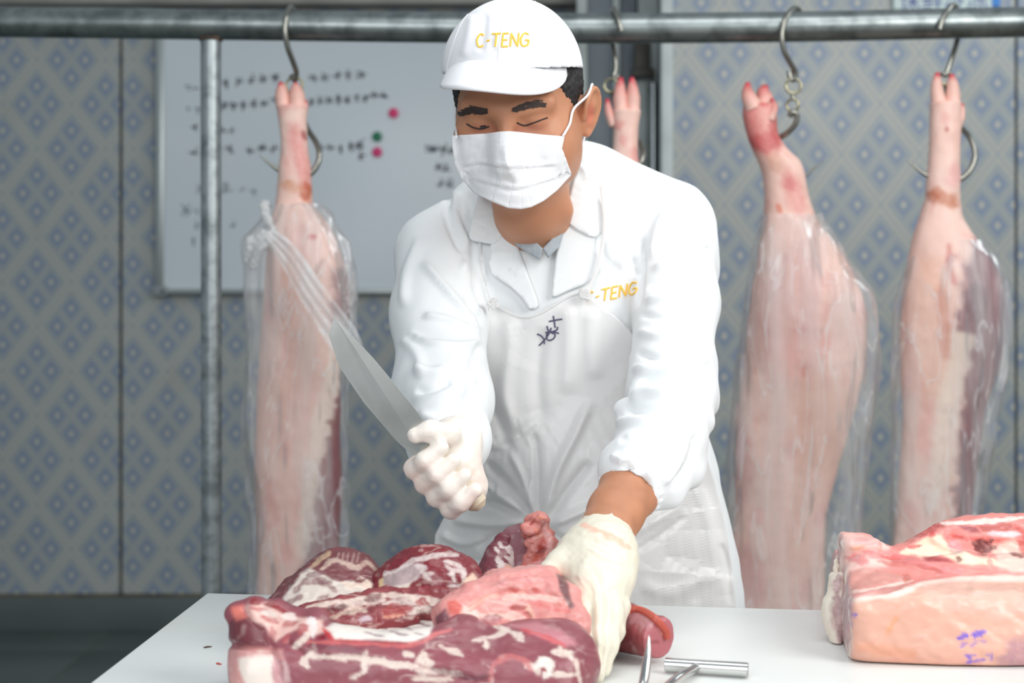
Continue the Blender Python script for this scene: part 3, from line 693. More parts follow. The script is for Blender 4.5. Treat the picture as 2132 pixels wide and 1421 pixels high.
mesh_obj('wrap_band', V, [(i*nb+k, i*nb+k+1, (i+1)*nb+k+1, (i+1)*nb+k) for i in range(len(bp)-1) for k in range(nb-1)], m_film2, pa)

# rear leg, mostly behind the butcher
def paintB(V, c):
    xy = PXY(V)
    return shade(V, [([(1300, 205), (1312, 202)], 14, 14, redc, 0.55), ([(1288, 205), (1296, 212)], 6, 8, lin(190, 70, 76), .5), ([(1326, 202), (1328, 206)], 4, 6, lin(150, 50, 70), 0.7), ([(1288, 255), (1292, 262)], 4, 7, redc, 0.5), ([(1296, 285), (1300, 300)], 4, 8, redc, 0.4), ([(1320, 310), (1324, 330)], 5, 8, redc, 0.4)], c, xy)
B = [(230, 1277, 1333, .85), (280, 1278, 1327, .85), (320, 1276, 1328, .85), (380, 1272, 1336, .85), (430, 1266, 1346, .8), (500, 1250, 1380, .7), (600, 1236, 1410, .6), (800, 1230, 1400, .5), (1100, 1236, 1380, .45), (1260, 1240, 1376, .45), (1400, 1246, 1366, .4)]
make_pork('pork_carcass', 'pork leg of which only the trotter shows, above the butcher\'s shoulder', B, YK, 0.08, paintB,
          [([(1293, 232, 0), (1291, 205, 0), (1291, 182, 0), (1293, 161, 0)], [14, 15, 11, 4], 'toe'), ([(1318, 232, 0), (1318, 205, 0), (1317, 182, 0), (1315, 161, 0)], [14, 15, 11, 4], 'toe'), ([(1278, 262, 0), (1268, 235, 0), (1264, 206, 0)], [10, 9, 4], 'dewclaw')], 2, tc=lin(226, 160, 150))

# broad pork side seen from its skin side
def paintC(V, c):
    xy = PXY(V)
    c = shade(V, [([(1585, 182), (1590, 300)], 34, 26, lin(222, 130, 124), 0.6), ([(1555, 215), (1568, 300)], 10, 18, lin(196, 78, 80), 0.55), ([(1575, 205), (1595, 210)], 8, 10, lin(200, 60, 60), 0.8), ([(1570, 290), (1612, 296)], 12, 14, lin(196, 76, 80), 0.7), ([(1610, 250), (1618, 310)], 6, 9, lin(180, 60, 66), 0.6),
                  ([(1640, 360), (1665, 440)], 9, 16, lin(214, 120, 116), 0.6), ([(1642, 375), (1650, 395)], 5, 10, lin(200, 80, 84), 0.55), ([(1612, 330), (1622, 346)], 8, 14, lin(206, 140, 110), .5), ([(1690, 450), (1700, 468)], 8, 10, orange, 0.45), ([(1618, 425), (1624, 440)], 3, 4, lin(226, 110, 70), 0.7),
                  ([(1665, 560), (1660, 760)], 34, 50, lin(226, 156, 146), 0.6), ([(1655, 690), (1678, 682)], 2, 4, lin(196, 60, 60), 0.6), ([(1672, 780), (1680, 760)], 3, 5, lin(200, 70, 70), 0.55), ([(1585, 560), (1578, 760)], 8, 20, lin(190, 140, 130), 0.5),
                  ([(1540, 900), (1530, 1050)], 16, 24, lin(216, 160, 156), 0.6), ([(1700, 800), (1690, 950)], 30, 40, lin(214, 158, 136), 0.5), ([(1545, 1160), (1575, 1240)], 16, 30, lin(200, 130, 130), 0.5)], c, xy)
    return c
Cc = [(218, 1547, 1616, .8), (245, 1547, 1619, .8), (280, 1555, 1622, .85), (308, 1566, 1638, .85), (334, 1578, 1664, .85), (360, 1587, 1675, .85), (400, 1592, 1682, .85), (430, 1592, 1691, .85), (462, 1590, 1704, .8), (505, 1582, 1738, .7), (555, 1575, 1768, .62), (605, 1566, 1790, .58), (655, 1560, 1800, .55), (705, 1556, 1802, .5), (760, 1550, 1796, .5), (810, 1545, 1788, .48), (900, 1536, 1768, .46), (1000, 1527, 1744, .44), (1100, 1521, 1724, .44), (1265, 1516, 1714, .44), (1420, 1522, 1700, .4)]
pc = make_pork('pork_carcass', 'broad pork side in clear plastic with its trotter tilted, just right of the butcher', Cc, YK, 0.10, paintC,
               [([(1570, 225, -.01), (1560, 205, -.01), (1556, 188, 0), (1557, 171, .0)], [20, 16, 11, 4], 'toe'), ([(1594, 225, .01), (1592, 205, .012), (1590, 190, .012), (1596, 178, .012)], [20, 18, 14, 5], 'toe'), ([(1604, 250, -.02), (1612, 225, -.02), (1606, 205, -.015)], [8, 8, 3], 'dewclaw')], 3, tc=lin(216, 136, 128))
WC = [(448, 1588, 1700, .85), (500, 1578, 1742, .75), (560, 1566, 1776, .7), (620, 1556, 1814, .62), (700, 1550, 1822, .6), (800, 1540, 1818, .58), (900, 1532, 1808, .56), (1000, 1522, 1800, .54), (1100, 1516, 1790, .5), (1265, 1510, 1776, .5), (1420, 1512, 1770, .5)]
make_wrap(pc, WC, YK, 0.125, 47)

# right-hand pork side, cut flank showing
def paintD(V, c):
    xy = PXY(V)
    c = region(V, [(2040, 500), (2120, 520), (2130, 760), (2070, 800), (2046, 1060), (2044, 1200), (1985, 1200), (1990, 1000), (2010, 800), (1990, 690), (1996, 620), (2010, 560)], 12, lin(134, 88, 96), 0.9, c, xy, 14, 6, 45)
    c = region(V, [(2010, 760), (2046, 800), (2030, 1000), (2030, 1180), (1996, 1180), (1996, 980)], 8, lin(126, 52, 60), 0.85, c, xy, 8, 7, 50)
    c = region(V, [(1985, 690), (2030, 700), (2000, 830), (1985, 960), (1950, 1060), (1930, 1060), (1945, 900), (1958, 790)], 9, fatc, 0.85, c, xy, 7, 8, 50)
    c = shade(V, [([(2035, 600), (2035, 660)], 14, 16, lin(90, 46, 60), 0.6), ([(1945, 400), (1990, 425)], 8, 10, lin(190, 104, 60), 0.75), ([(1935, 405), (1950, 412)], 8, 9, lin(178, 84, 44), 0.6), ([(1950, 165), (1975, 190)], 18, 18, redc, 0.4), ([(1968, 265), (1971, 272)], 3, 4, lin(180, 60, 70), 0.7), ([(1990, 350), (1985, 380)], 8, 14, lin(224, 150, 150), 0.5),
                  ([(1976, 510), (1978, 560), (1990, 590)], 2, 6, lin(196, 70, 66), 0.6), ([(1985, 530), (1970, 545)], 1.5, 4, lin(190, 70, 66), 0.55), ([(1935, 560), (1930, 800)], 20, 34, lin(234, 182, 158), 0.6), ([(1960, 600), (1968, 740)], 4, 12, lin(206, 120, 96), 0.5), ([(1890, 620), (1884, 740)], 4, 12, lin(206, 132, 110), 0.4)], c, xy)
    return c
Dd = [(214, 1937, 1999, .85), (260, 1937, 1999, .85), (320, 1936, 1997, .85), (370, 1931, 1998, .85), (415, 1927, 1998, .85), (455, 1914, 2004, .8), (500, 1900, 2034, .72), (550, 1890, 2070, .62), (600, 1882, 2090, .58), (650, 1878, 2097, .55), (700, 1875, 2094, .52), (760, 1875, 2078, .5), (810, 1876, 2060, .5), (860, 1880, 2048, .5), (940, 1874, 2038, .5), (1030, 1866, 2030, .5), (1120, 1860, 2024, .48), (1260, 1858, 2020, .46), (1420, 1862, 2010, .4)]
pd = make_pork('pork_carcass', 'pork side at the far right with a dark cut flank under plastic', Dd, YK, 0.085, paintD,
               [([(1956, 218, 0), (1951, 195, 0), (1950, 172, 0), (1952, 151, 0)], [17, 14, 11, 4], 'toe'), ([(1984, 218, 0), (1984, 195, 0), (1983, 174, 0), (1981, 154, 0)], [16, 15, 12, 4], 'toe'), ([(1994, 262, 0), (2002, 240, 0), (2003, 215, 0)], [9, 8, 3], 'dewclaw')], 4, tc=lin(230, 184, 170))
WD = [(500, 1925, 2040, .75), (560, 1894, 2078, .65), (620, 1876, 2098, .6), (700, 1868, 2102, .58), (780, 1864, 2092, .56), (850, 1862, 2076, .56), (920, 1868, 2066, .55), (1000, 1862, 2050, .52), (1120, 1856, 2040, .5), (1260, 1852, 2034, .5), (1420, 1850, 2030, .5)]
make_wrap(pd, WD, YK, 0.11, 53, 0.010)
# ------------------------------------------------------------------ cutting table
ZT = 0.85
m_board = mat('white_cutting_board', lin(236, 240, 238), 0.38, spec=0.4, var=(3.2, lin(222, 214, 196), 0.56, 0.85), bump=(90, 0.06, 0.001))
m_sst = mat('table_steel', lin(170, 174, 176), 0.35, 0.9)
tb = thing('cutting_table', 'cutting table with a wide white board top carrying the meat', 'table')
bd = np.array([0.77, -0.103])/np.linalg.norm([0.77, -0.103]); BL = np.array([-0.397, 1.872]); FLt = np.array([-0.441, 0.98]); BR = BL+bd*1.75; FR = np.array([BR[0]+0.02, 0.98])
def prism(poly, z0, z1, bev):
    bm = bmesh.new(); f = bm.faces.new([bm.verts.new((x, y, z0)) for x, y in poly]); r = bmesh.ops.extrude_face_region(bm, geom=[f])
    for v in r['geom']:
        if isinstance(v, bmesh.types.BMVert): v.co.z = z1
    bmesh.ops.recalc_face_normals(bm, faces=bm.faces[:])
    if bev: bmesh.ops.bevel(bm, geom=bm.edges[:], offset=bev, segments=3, affect='EDGES', profile=0.5)
    bm.verts.index_update(); V = [v.co.copy() for v in bm.verts]; Fc = [[v.index for v in f.verts] for f in bm.faces]; bm.free(); return V, Fc
V, Fc = prism([FLt, FR, BR, BL], ZT-0.03, ZT, 0.004)
MB().add(V, Fc).build('board', m_board, tb)
V, Fc = prism([FLt+[.03, .03], FR+[-.03, .03], BR+[-.03, -.03], BL+[.03, -.03]], ZT-0.09, ZT-0.03, 0.003)
MB().add(V, Fc).build('frame', m_sst, tb)
for q, d in ((FLt, (.07, .07)), (FR, (-.07, .07)), (BR, (-.07, -.07)), (BL, (.07, -.07))):
    x, y = q[0]+d[0], q[1]+d[1]; MB().box((x-.022, y-.022, 0), (x+.022, y+.022, ZT-0.085), 0.003).build('leg', m_sst, tb)
# ------------------------------------------------------------------ the butcher
m_skin = mat('skin', vcol=True, rough=0.48, spec=0.4, sss=0.0, bump=(220, 0.10, 0.0008))
m_hair = mat('black_hair', lin(34, 32, 32), 0.55, bump=(160, 0.6, 0.003, (3, 3, 0.6)))
m_coat = mat('white_coat_cotton', lin(236, 239, 240), 0.8, spec=0.2, bump=(35, 0.10, 0.004))
m_capm = mat('white_cap_cotton', lin(240, 241, 244), 0.8, spec=0.2, bump=(300, 0.12, 0.001))
m_maskm = mat('white_mask_fabric', lin(238, 239, 241), 0.75, spec=0.2, bump=(260, 0.08, 0.0008))
m_shirt = mat('grey_polo_knit', lin(172, 180, 186), 0.85, var=(120, lin(158, 167, 174), 0.4, 0.65), bump=(400, 0.2, 0.0008))
m_glove = mat('cream_latex_glove', vcol=True, rough=0.42, spec=0.45)
m_gold = mat('yellow_embroidery', lin(250, 204, 84), 0.6)
m_pen = mat('pen_ink', lin(84, 82, 108), 0.6)
bu = thing('person', 'butcher in white cap, face mask, white coat and clear apron, chopping meat at the table', 'person')

# --- head, in a tilted frame
def rot(ax, deg): return np.array(Matrix.Rotation(math.radians(deg), 3, ax))
HR = rot('Y', -5) @ rot('X', 20) @ rot('Z', -11)
HO = P(1056, 264, 1.795)-HR @ np.array([0, -0.088, 0.0])
def Lh(*p): return HO+HR @ np.array(p, float)
def head_sdf(h=0.0022):
    lo = HO+np.array([-0.125, -0.15, -0.30]); hi = HO+np.array([0.15, 0.17, 0.15])
    s = Sdf(lo, hi, h); E = lambda c, r, k=0, op='u', R=None: s.ell(Lh(*c), r, k, op, HR if R is None else HR @ R)
    E((0, .012, .035), (.079, .098, .095)); E((0, -.028, -.03), (.071, .064, .088), .03)
    E((0, -.048, -.078), (.049, .042, .027), .03)
    for sx in (-1, 1):
        E((sx*.046, -.052, -.036), (.030, .032, .036), .03)
        E((sx*.060, -.005, -.055), (.018, .03, .035), .03)
    for sx in (-1, 1):
        s.cone(Lh(sx*.050, -.074, .026), Lh(sx*.014, -.086, .022), .010, .010, .016)
        E((sx*.034, -.103, .001), (.021, .016, .010), .012, 's')
        E((sx*.034, -.071, .003), (.017, .0165, .0125), .005)
        s.chain([Lh(sx*.017, -.0845, -.013), Lh(sx*.034, -.087, -.017), Lh(sx*.050, -.078, -.012)], [.003, .004, .003], .006)
    s.chain([Lh(0, -.086, .018), Lh(0, -.098, -.008), Lh(0, -.114, -.034)], [.009, .009, .012], .012)
    for sx in (-1, 1): E((sx*.013, -.102, -.038), (.010, .012, .009), .008)
    E((0, -.094, -.068), (.024, .012, .006), .006); E((0, -.092, -.078), (.022, .012, .007), .006)
    E((0, -.084, -.092), (.018, .012, .010), .012)
    for sx in (-1, 1):                                           # ears
        Re = rot('Z', -sx*27) @ rot('Y', sx*8)
        if sx < 0: E((-.080, .018, -.012), (.006, .018, .028), .006, 'u', Re); continue
        E((sx*.091, .012, -.008), (.0055, .021, .030), .006, 'u', Re)
        ep = [(sx*.086, -.006, -.012), (sx*.091, -.008, .008), (sx*.097, .006, .022), (sx*.102, .022, .016), (sx*.102, .027, -.004), (sx*.096, .020, -.022), (sx*.087, .006, -.034)]
        s.chain([Lh(*q) for q in spline(ep, 4)], list(np.interp(np.linspace(0, 1, 25), [0, .2, .8, 1], [.0035, .0042, .0042, .0065])), .003)
        E((sx*.098, .004, -.006), (.0055, .010, .013), .004, 's', Re); s.cone(Lh(sx*.076, .010, .004), Lh(sx*.090, .012, .0), .013, .010, .006); s.cone(Lh(sx*.076, .010, -.024), Lh(sx*.088, .010, -.022), .011, .008, .006)
        E((sx*.0855, -.004, -.010), (.004, .005, .006), .003)
    # neck into the collar
    s.chain([Lh(0, .026, -.05), P(1106, 425, 1.95), P(1128, 545, 2.14)], [.055, .053, .062], .025, 'u')
    s.cone(P(1092, 450, 1.93), P(1122, 505, 2.01), .008, .007, .02); s.cone(P(1176, 440, 1.935), P(1134, 505, 2.01), .008, .007, .02)
    return s
hs = head_sdf(); HV, HQ = hs.mesh(2)
hloc = (HV-HO) @ HR
def skin_col(V, loc=None):
    c = np.tile(lin(194, 137, 104), (len(V), 1))
    k = (0.5+0.5*np.clip(fbm(V, 40, 3, 3), -1, 1))[:, None]; c = c*(1-.4*k)+lin(180, 122, 92)*.4*k
    return c
hc = skin_col(HV)
def spot(c, loc, p, r, colr, st):
    d = np.linalg.norm((loc-np.array(p))/np.array(r), axis=1); k = (st*(1-sstep(0.3, 1.0, d)))[:, None]; return c*(1-k)+np.asarray(colr)*k
for sx in (-1, 1):
    hc = spot(hc, hloc, (sx*.034, -.085, -.002), (.024, .03, .013), lin(176, 112, 88), 0.65)
    hc = spot(hc, hloc, (sx*.014, -.09, -.004), (.011, .02, .011), lin(170, 100, 82), 0.5)
    hc = spot(hc, hloc, (sx*.046, -.075, -.028), (.03, .04, .022), lin(224, 150, 124), 0.5)
    hc = spot(hc, hloc, (sx*.092, .008, -.008), (.010, .02, .026), lin(206, 112, 92), 0.7)
    hc = spot(hc, hloc, (sx*.09, .012, -.04), (.014, .02, .016), lin(232, 150, 128), 0.5)
hc = spot(hc, hloc, (0, -.095, .02), (.012, .02, .02), lin(196, 140, 112), 0.4)
body_V, body_Q, body_c = HV, HQ, hc

# --- coat
cs = Sdf((-0.22, 1.58, 0.42), (0.36, 2.27, 1.46), 0.005)
FY = ((0, 1, 0), 0.62)
cs.chain([P(1165, 530, 2.06), P(1185, 700, 2.05), P(1205, 850, 2.05), P(1225, 1010, 2.04), P(1226, 1160, 2.04), P(1226, 1290, 2.04), P(1222, 1760, 2.05)], [.158, .156, .160, .178, .205, .217, .235], .02, 'u', FY, .02)
cs.cone(P(1214, 374, 2.065), P(1398, 462, 2.05), .049, .059, .03); cs.cone(P(1012, 444, 2.05), P(908, 528, 2.03), .047, .057, .03)
cs.chain([P(1015, 440, 2.05), P(1120, 470, 2.10), P(1214, 376, 2.07)], [.04, .05, .045], .03)
cs.cone(P(1120, 560, 2.03), P(1370, 560, 2.03), .085, .085, .04, 'u', FY)
# open neck
vpoly = [(1004, 330), (1008, 398), (1040, 430), (1066, 476), (1120, 640), (1152, 620), (1168, 474), (1188, 420), (1200, 385), (1204, 330)]
sub = cs.crop(P(960, 660, 2.1)-.1, P(1260, 280, 2.1)+.1)
gx, gy, gz = np.broadcast_arrays(sub.X, sub.Y, sub.Z)
pxy = PXY(np.stack([gx.ravel(), gy.ravel(), gz.ravel()], 1)); dpoly = poly_sd(pxy, vpoly).reshape(gx.shape)*gy/FPX
cut = np.maximum(dpoly, gy-2.10); sub.put(cut, .004, 's'); cs.f[sub.sl] = sub.f
tV, tQ = cs.mesh(1); torso_bvh = bvh_of(tV, tQ)
# sleeves
SR = [P(908, 532, 2.02), P(914, 660, 1.965), P(921, 830, 1.87), P(932, 915, 1.775), P(937, 948, 1.715)]; rR = [.058, .0615, .0605, .047, .034]
SL = [P(1398, 474, 2.04), P(1404, 640, 1.965), P(1398, 815, 1.84), P(1376, 912, 1.745), P(1332, 985, 1.68), P(1318, 1004, 1.665)]; rL = [.060, .0565, .052, .048, .0405, .036]
cs.chain(SR, rR, .014, 'u', None, .03); cs.chain(SL, rL, .014, 'u', None, .03)
# puffed folds of the rolled forearm sleeve
for a, b, r in (((1345, 790, 1.80), (1330, 812, 1.79), .010), ((1278, 965, 1.685), (1300, 985, 1.66), .013), ((1425, 975, 1.73), (1395, 1030, 1.69), .016), ((1445, 930, 1.78), (1440, 990, 1.74), .016), ((1470, 840, 1.86), (1468, 760, 1.90), .014)):
    cs.cone(P(*a), P(*b), r, r, .02)
for a, b, r0_, r1_ in (((1328, 753, 1.88), (1400, 788, 1.79), .0105, .016), ((1300, 851, 1.76), (1376, 830, 1.735), .0135, .018), ((1273, 955, 1.685), (1320, 930, 1.665), .0135, .018), ((1438, 984, 1.725), (1376, 940, 1.70), .013, .030), ((1462, 880, 1.80), (1400, 900, 1.72), .016, .022)): cs.cone(P(*a), P(*b), r0_, r1_, .007)
# cuff opening
wdir = P(1262, 1105, 1.585)-P(1318, 1004, 1.665); wdir /= np.linalg.norm(wdir)
cuffc = P(1311, 1020, 1.655)
cs.cone(cuffc-wdir*.012, cuffc+wdir*.05, .027, .034, .004, 's')
CV, CQ = cs.mesh(2)
CN = normals(CV, CQ)
folds = [  # photo-left sleeve
 ([(1000, 690), (960, 640), (915, 585), (880, 545)], 9, .006), ([(1002, 700), (940, 668), (880, 655)], 8, .0055), ([(1004, 715), (985, 760), (1010, 800)], 8, -.006), ([(1005, 705), (960, 720), (900, 716), (850, 690)], 7, .005), ([(1000, 680), (975, 620), (965, 560)], 7, -.006),
 ([(860, 770), (900, 775), (930, 770)], 10, .005), ([(865, 815), (905, 806), (940, 790)], 7, -.005), ([(835, 700), (870, 740), (880, 790)], 12, .004), ([(990, 770), (970, 840), (985, 900)], 10, .004), ([(870, 860), (920, 880), (980, 870)], 12, .004), ([(880, 905), (930, 925), (985, 915)], 8, -.004), ([(838, 640), (850, 560), (880, 490)], 12, .004),
 ([(955, 400), (950, 450), (975, 520)], 7, .006), ([(938, 400), (930, 450), (962, 530)], 6, -.006), ([(975, 400), (985, 470)], 6, -.005), ([(962, 540), (972, 600), (996, 660)], 7, .006), ([(985, 520), (990, 590), (1005, 640)], 6, -.006), ([(1000, 520), (1012, 580)], 6, .004),
 # right chest and sleeve
 ([(1338, 490), (1335, 560), (1325, 640)], 6, -.006), ([(1355, 560), (1420, 535), (1478, 500)], 8, .005), ([(1345, 600), (1410, 570), (1480, 545)], 7, -.0045), ([(1340, 625), (1400, 615), (1470, 585)], 8, .005), ([(1330, 655), (1400, 660), (1470, 640)], 7, -.004), ([(1328, 690), (1390, 705), (1465, 690)], 9, .005),
 ([(1325, 735), (1390, 745), (1450, 720)], 7, -.005), ([(1315, 765), (1370, 775), (1430, 770), (1480, 740)], 9, .007), ([(1330, 795), (1390, 795), (1440, 800)], 7, -.007), ([(1310, 830), (1370, 815), (1450, 840)], 9, .007), ([(1300, 855), (1360, 850), (1430, 880)], 7, -.007), ([(1282, 880), (1340, 880), (1420, 910)], 9, .007), ([(1290, 915), (1330, 905)], 7, -.005),
 ([(1270, 945), (1300, 960), (1330, 955)], 7, .005), ([(1430, 900), (1410, 960), (1380, 1010)], 8, .006), ([(1450, 900), (1440, 960), (1400, 1020)], 7, -.006), ([(1300, 965), (1320, 985)], 5, -.004), ([(1350, 975), (1355, 1005)], 6, .005), ([(1375, 985), (1370, 1020)], 5, -.005),
 ([(1400, 420), (1370, 470), (1355, 540)], 10, .004), ([(1250, 500), (1262, 540), (1290, 570)], 6, -.004), ([(1290, 520), (1298, 560)], 6, .004), ([(1318, 530), (1322, 575)], 6, -.004), ([(1440, 430), (1420, 480)], 12, .003)]
CV = crease(CV, CN, [(p, w_*.85, h_*1.45) for p, w_, h_ in folds]); CV = CV+CN*(.0022*fbm(CV, (17, 17, 11), 77, 3))[:, None]
co = mesh_obj('coat', CV, CQ, m_coat, bu)
coat_bvh = bvh_of(CV, CQ)
# gathered cuff band
cb = MB(); u = Vector(wdir).orthogonal().normalized(); v_ = Vector(wdir).cross(u); nn = 96; cen = Vector(cuffc-wdir*0.004); V = []; Fc = []
for i in range(nn):
    a = 2*math.pi*i/nn; d = u*math.cos(a)+v_*math.sin(a); R0 = .0335+.0012*math.sin(a*22)
    for j in range(8):
        b = 2*math.pi*j/8; V.append(cen+d*(R0+.0052*math.cos(b))+Vector(wdir)*(.0072*math.sin(b)))
for i in range(nn):
    for j in range(8): Fc.append((i*8+j, ((i+1) % nn)*8+j, ((i+1) % nn)*8+(j+1) % 8, i*8+(j+1) % 8))
cb.add(V, Fc).build('cuff', m_coat, co)

# --- knit shirt seen in the open neck
ss = Sdf(P(960, 720, 2.2)-.06, P(1260, 400, 2.2)+.03, 0.004); ss.lo[1] = 1.9
ss = Sdf((-0.12, 1.90, 1.12), (0.20, 2.2, 1.42), 0.004)
ss.chain([P(1150, 510, 2.06), P(1170, 700, 2.05)], [.148, .148], .02, 'u', FY); ss.cone(P(1040, 480, 2.06), P(1250, 450, 2.06), .05, .05, .03)
ss.cone(P(1122, 505, 1.985), P(1110, 300, 1.93), .058, .075, .006, 's')
SV, SQ = ss.mesh(2); sh_bvh = bvh_of(SV, SQ)
SV = crease(SV, normals(SV, SQ), [([(1110, 545), (1112, 640)], 3, .002), ([(1130, 540), (1126, 640)], 3, -.002)])
shirt = mesh_obj('polo_shirt', SV, SQ, m_shirt, bu)
def on(bvh, off, fb=2.0):
    def f(x, y):
        h = cast(bvh, x, y)
        return P(x, y, (h[0][1] if h is not None else fb)-(off(x, y) if callable(off) else off))
    return f
shc = lambda x, y: P(x, y, 1.938+.014*(abs(x-1126)/62)**1.6+.006*max(0, 520-y)/60)
for poly in ([(1060, 466), (1076, 476), (1104, 492), (1130, 517), (1124, 540), (1098, 526), (1076, 512), (1066, 500)], [(1130, 517), (1148, 498), (1168, 470), (1174, 484), (1164, 514), (1142, 536)]):
    V, Fc = patch(poly, shc, 7); solidify(mesh_obj('shirt_collar', V, Fc, m_shirt, shirt), .004)
V, Fc = patch([(1113, 530), (1131, 524), (1138, 538), (1128, 640), (1116, 640)], on(sh_bvh, .0035, 1.95), 8); solidify(mesh_obj('placket', V, Fc, m_shirt, shirt), .003)

# --- collar and lapels
def lift(ax, ay, bx, by, o0, o1):
    """offset growing from line a-b outwards"""
    L = math.hypot(bx-ax, by-ay)
    return lambda x, y: o0+(o1-o0)*min(1, abs((bx-ax)*(y-ay)-(by-ay)*(x-ax))/L/60)
lap_l = [(1030, 505), (1022, 506), (1019, 560), (1040, 582), (1066, 600), (1088, 622), (1103, 642), (1121, 634), (1104, 585), (1084, 530), (1066, 476), (1058, 468), (1045, 490)]
col_l = [(1004, 384), (992, 420), (980, 470), (978, 496), (1000, 504), (1029, 506), (1047, 488), (1064, 470), (1050, 446), (1034, 420), (1018, 398)]
lap_r = [(1186, 414), (1172, 470), (1158, 530), (1150, 600), (1152, 618), (1185, 604), (1220, 590), (1240, 572), (1254, 556), (1240, 520), (1238, 492), (1222, 470), (1204, 440)]
col_r = [(1190, 392), (1180, 440), (1190, 470), (1238, 494), (1262, 470), (1254, 430), (1232, 380), (1212, 340), (1203, 330), (1199, 360)]
for nm, poly, off, fb in (('lapel', lap_l, .008, 1.955), ('lapel', lap_r, .008, 1.955), ('collar', col_l, .012, 1.99), ('collar', col_r, .012, 1.99)):
    poly = [tuple(q) for q in spline(poly, 3, True)]
    V, Fc = patch(poly, on(torso_bvh, off, fb), 9)
    Y = V[:, 1].copy(); md = np.median(Y); V0 = V.copy(); Yc = np.clip(Y, md-.05, md+.05)
    V = np.array([P(*PXY(V0[i:i+1])[0], Yc[i]) for i in range(len(V0))])
    for _ in range(8):
        V2 = relax(V, Fc, 1, 0.6); V[:, 1] = V2[:, 1]
    xyp = PXY(V0); V = np.array([P(a, b, y) for (a, b), y in zip(xyp, V[:, 1])])
    solidify(mesh_obj(nm, V, Fc, m_coat, co), .004)

# --- plastic apron
m_apron = bpy.data.materials.new('white_plastic_apron'); m_apron.use_nodes = True
nt = m_apron.node_tree; b = nt.nodes['Principled BSDF']; b.inputs['Base Color'].default_value = (*lin(244, 243, 242), 1); b.inputs['Roughness'].default_value = 0.34; b.inputs['Specular IOR Level'].default_value = 0.5
tr = nt.nodes.new('ShaderNodeBsdfTransparent'); mx = nt.nodes.new('ShaderNodeMixShader'); mx.inputs[0].default_value = 0.64
nt.links.new(tr.outputs[0], mx.inputs[1]); nt.links.new(b.outputs[0], mx.inputs[2]); nt.links.new(mx.outputs[0], nt.nodes['Material Output'].inputs[0])
ap = [(1022, 630), (1040, 640), (1062, 652), (1090, 661), (1120, 656), (1150, 638), (1185, 616), (1216, 608), (1250, 636), (1284, 660), (1312, 690), (1350, 740), (1420, 830), (1462, 920), (1490, 1010), (1512, 1100), (1527, 1200), (1535, 1300), (1540, 1700),
      (900, 1700), (900, 1300), (903, 1160), (906, 1112), (932, 1062), (965, 1020), (985, 940), (990, 850), (992, 780), (1000, 710), (1012, 660)]
V, Fc = patch(ap, on(torso_bvh, .010, 2.0), 7.5)
xyp = PXY(V); Y0 = V[:, 1].copy()
Yb = Y0.copy()
for it in range(260): Yb = relax(np.c_[xyp, Yb], Fc, 1, 0.6)[:, 2]
Yb = Yb-.004-np.clip(np.max(Yb-Y0-.006), 0, .004)
V = np.array([P(a, b, y) for (a, b), y in zip(xyp, Yb)])
AN = np.tile([0, -1.0, 0], (len(V), 1))
afolds = [([(1055, 655), (1062, 720), (1050, 820), (1075, 900)], 14, .007), ([(1180, 630), (1185, 720), (1180, 820)], 18, .006), ([(1130, 680), (1120, 780), (1128, 880)], 14, -.006), ([(1230, 640), (1228, 720), (1240, 790)], 16, .005), ([(1005, 820), (1040, 870), (1060, 940)], 12, -.007), ([(1000, 900), (1040, 930), (1085, 900), (1120, 870)], 8, .005),
          ([(1110, 1078), (1060, 1010), (1010, 960)], 9, -.009), ([(1108, 1080), (1030, 1050), (960, 1040)], 9, -.008), ([(1108, 1082), (1040, 1030), (1000, 1000)], 8, .007), ([(1120, 1075), (1120, 960), (1110, 900)], 7, -.006), ([(1132, 1078), (1160, 980), (1200, 900), (1230, 830)], 10, .008), ([(1140, 1082), (1190, 1010), (1230, 960)], 10, -.008), ([(1148, 1092), (1220, 1060), (1270, 1040)], 9, .008), ([(1130, 1100), (1180, 1130), (1210, 1150)], 9, -.008),
          ([(1095, 1085), (1020, 1090), (940, 1080)], 9, .006), ([(1115, 1082), (1090, 1000), (1062, 940)], 6, .006), ([(1108, 1092), (1050, 1110), (990, 1140)], 10, -.006), ([(915, 1110), (960, 1130), (1010, 1120)], 8, .004),
          ([(1300, 1120), (1370, 1080), (1420, 1050)], 10, .006), ([(1320, 1150), (1380, 1110), (1430, 1070)], 8, -.005), ([(1440, 1000), (1480, 1100), (1500, 1240)], 14, .006), ([(1330, 1210), (1400, 1235), (1500, 1180)], 16, .005), ([(1500, 1130), (1515, 1180), (1520, 1260)], 6, -.006), ([(1440, 1180), (1448, 1260)], 10, -.004), ([(1070, 1110), (1055, 1160)], 10, .005)]
V = crease(V, AN, [(p, w_, h_*(.5 if p[0][0] > 1290 and p[0][1] > 990 else 1)) for p, w_, h_ in afolds], xyp); V = V+AN*(.0008*fbm(V, (14, 14, 7), 12, 1))[:, None]
apron = mesh_obj('apron', V, Fc, m_apron, bu); solidify(apron, .0012, 0); ap_bvh = bvh_of(V, Fc)
for (x, y) in ((1025, 632), (1217, 612)):
    kb = MB(); 
    for t in range(3):
        q = [P(x+random.uniform(-12, 12), y+random.uniform(-12, 12), ap_bvh and 1.925) for _ in range(5)]; q.append(q[0])
        kb.tube(spline(q, 5), .0028, 8)
    kb.build('tie_knot', m_apron, apron)
st = MB(); stroke_on(st, torso_bvh, spline([(1025, 630), (1012, 590), (1004, 540), (1000, 500), (1004, 440)], 6), .0025, .004); st.build('neck_tie', m_apron, apron); st = MB(); stroke_on(st, torso_bvh, spline([(1217, 612), (1240, 560), (1252, 480), (1245, 400)], 6), .0025, .016); st.build('neck_tie', m_apron, apron)
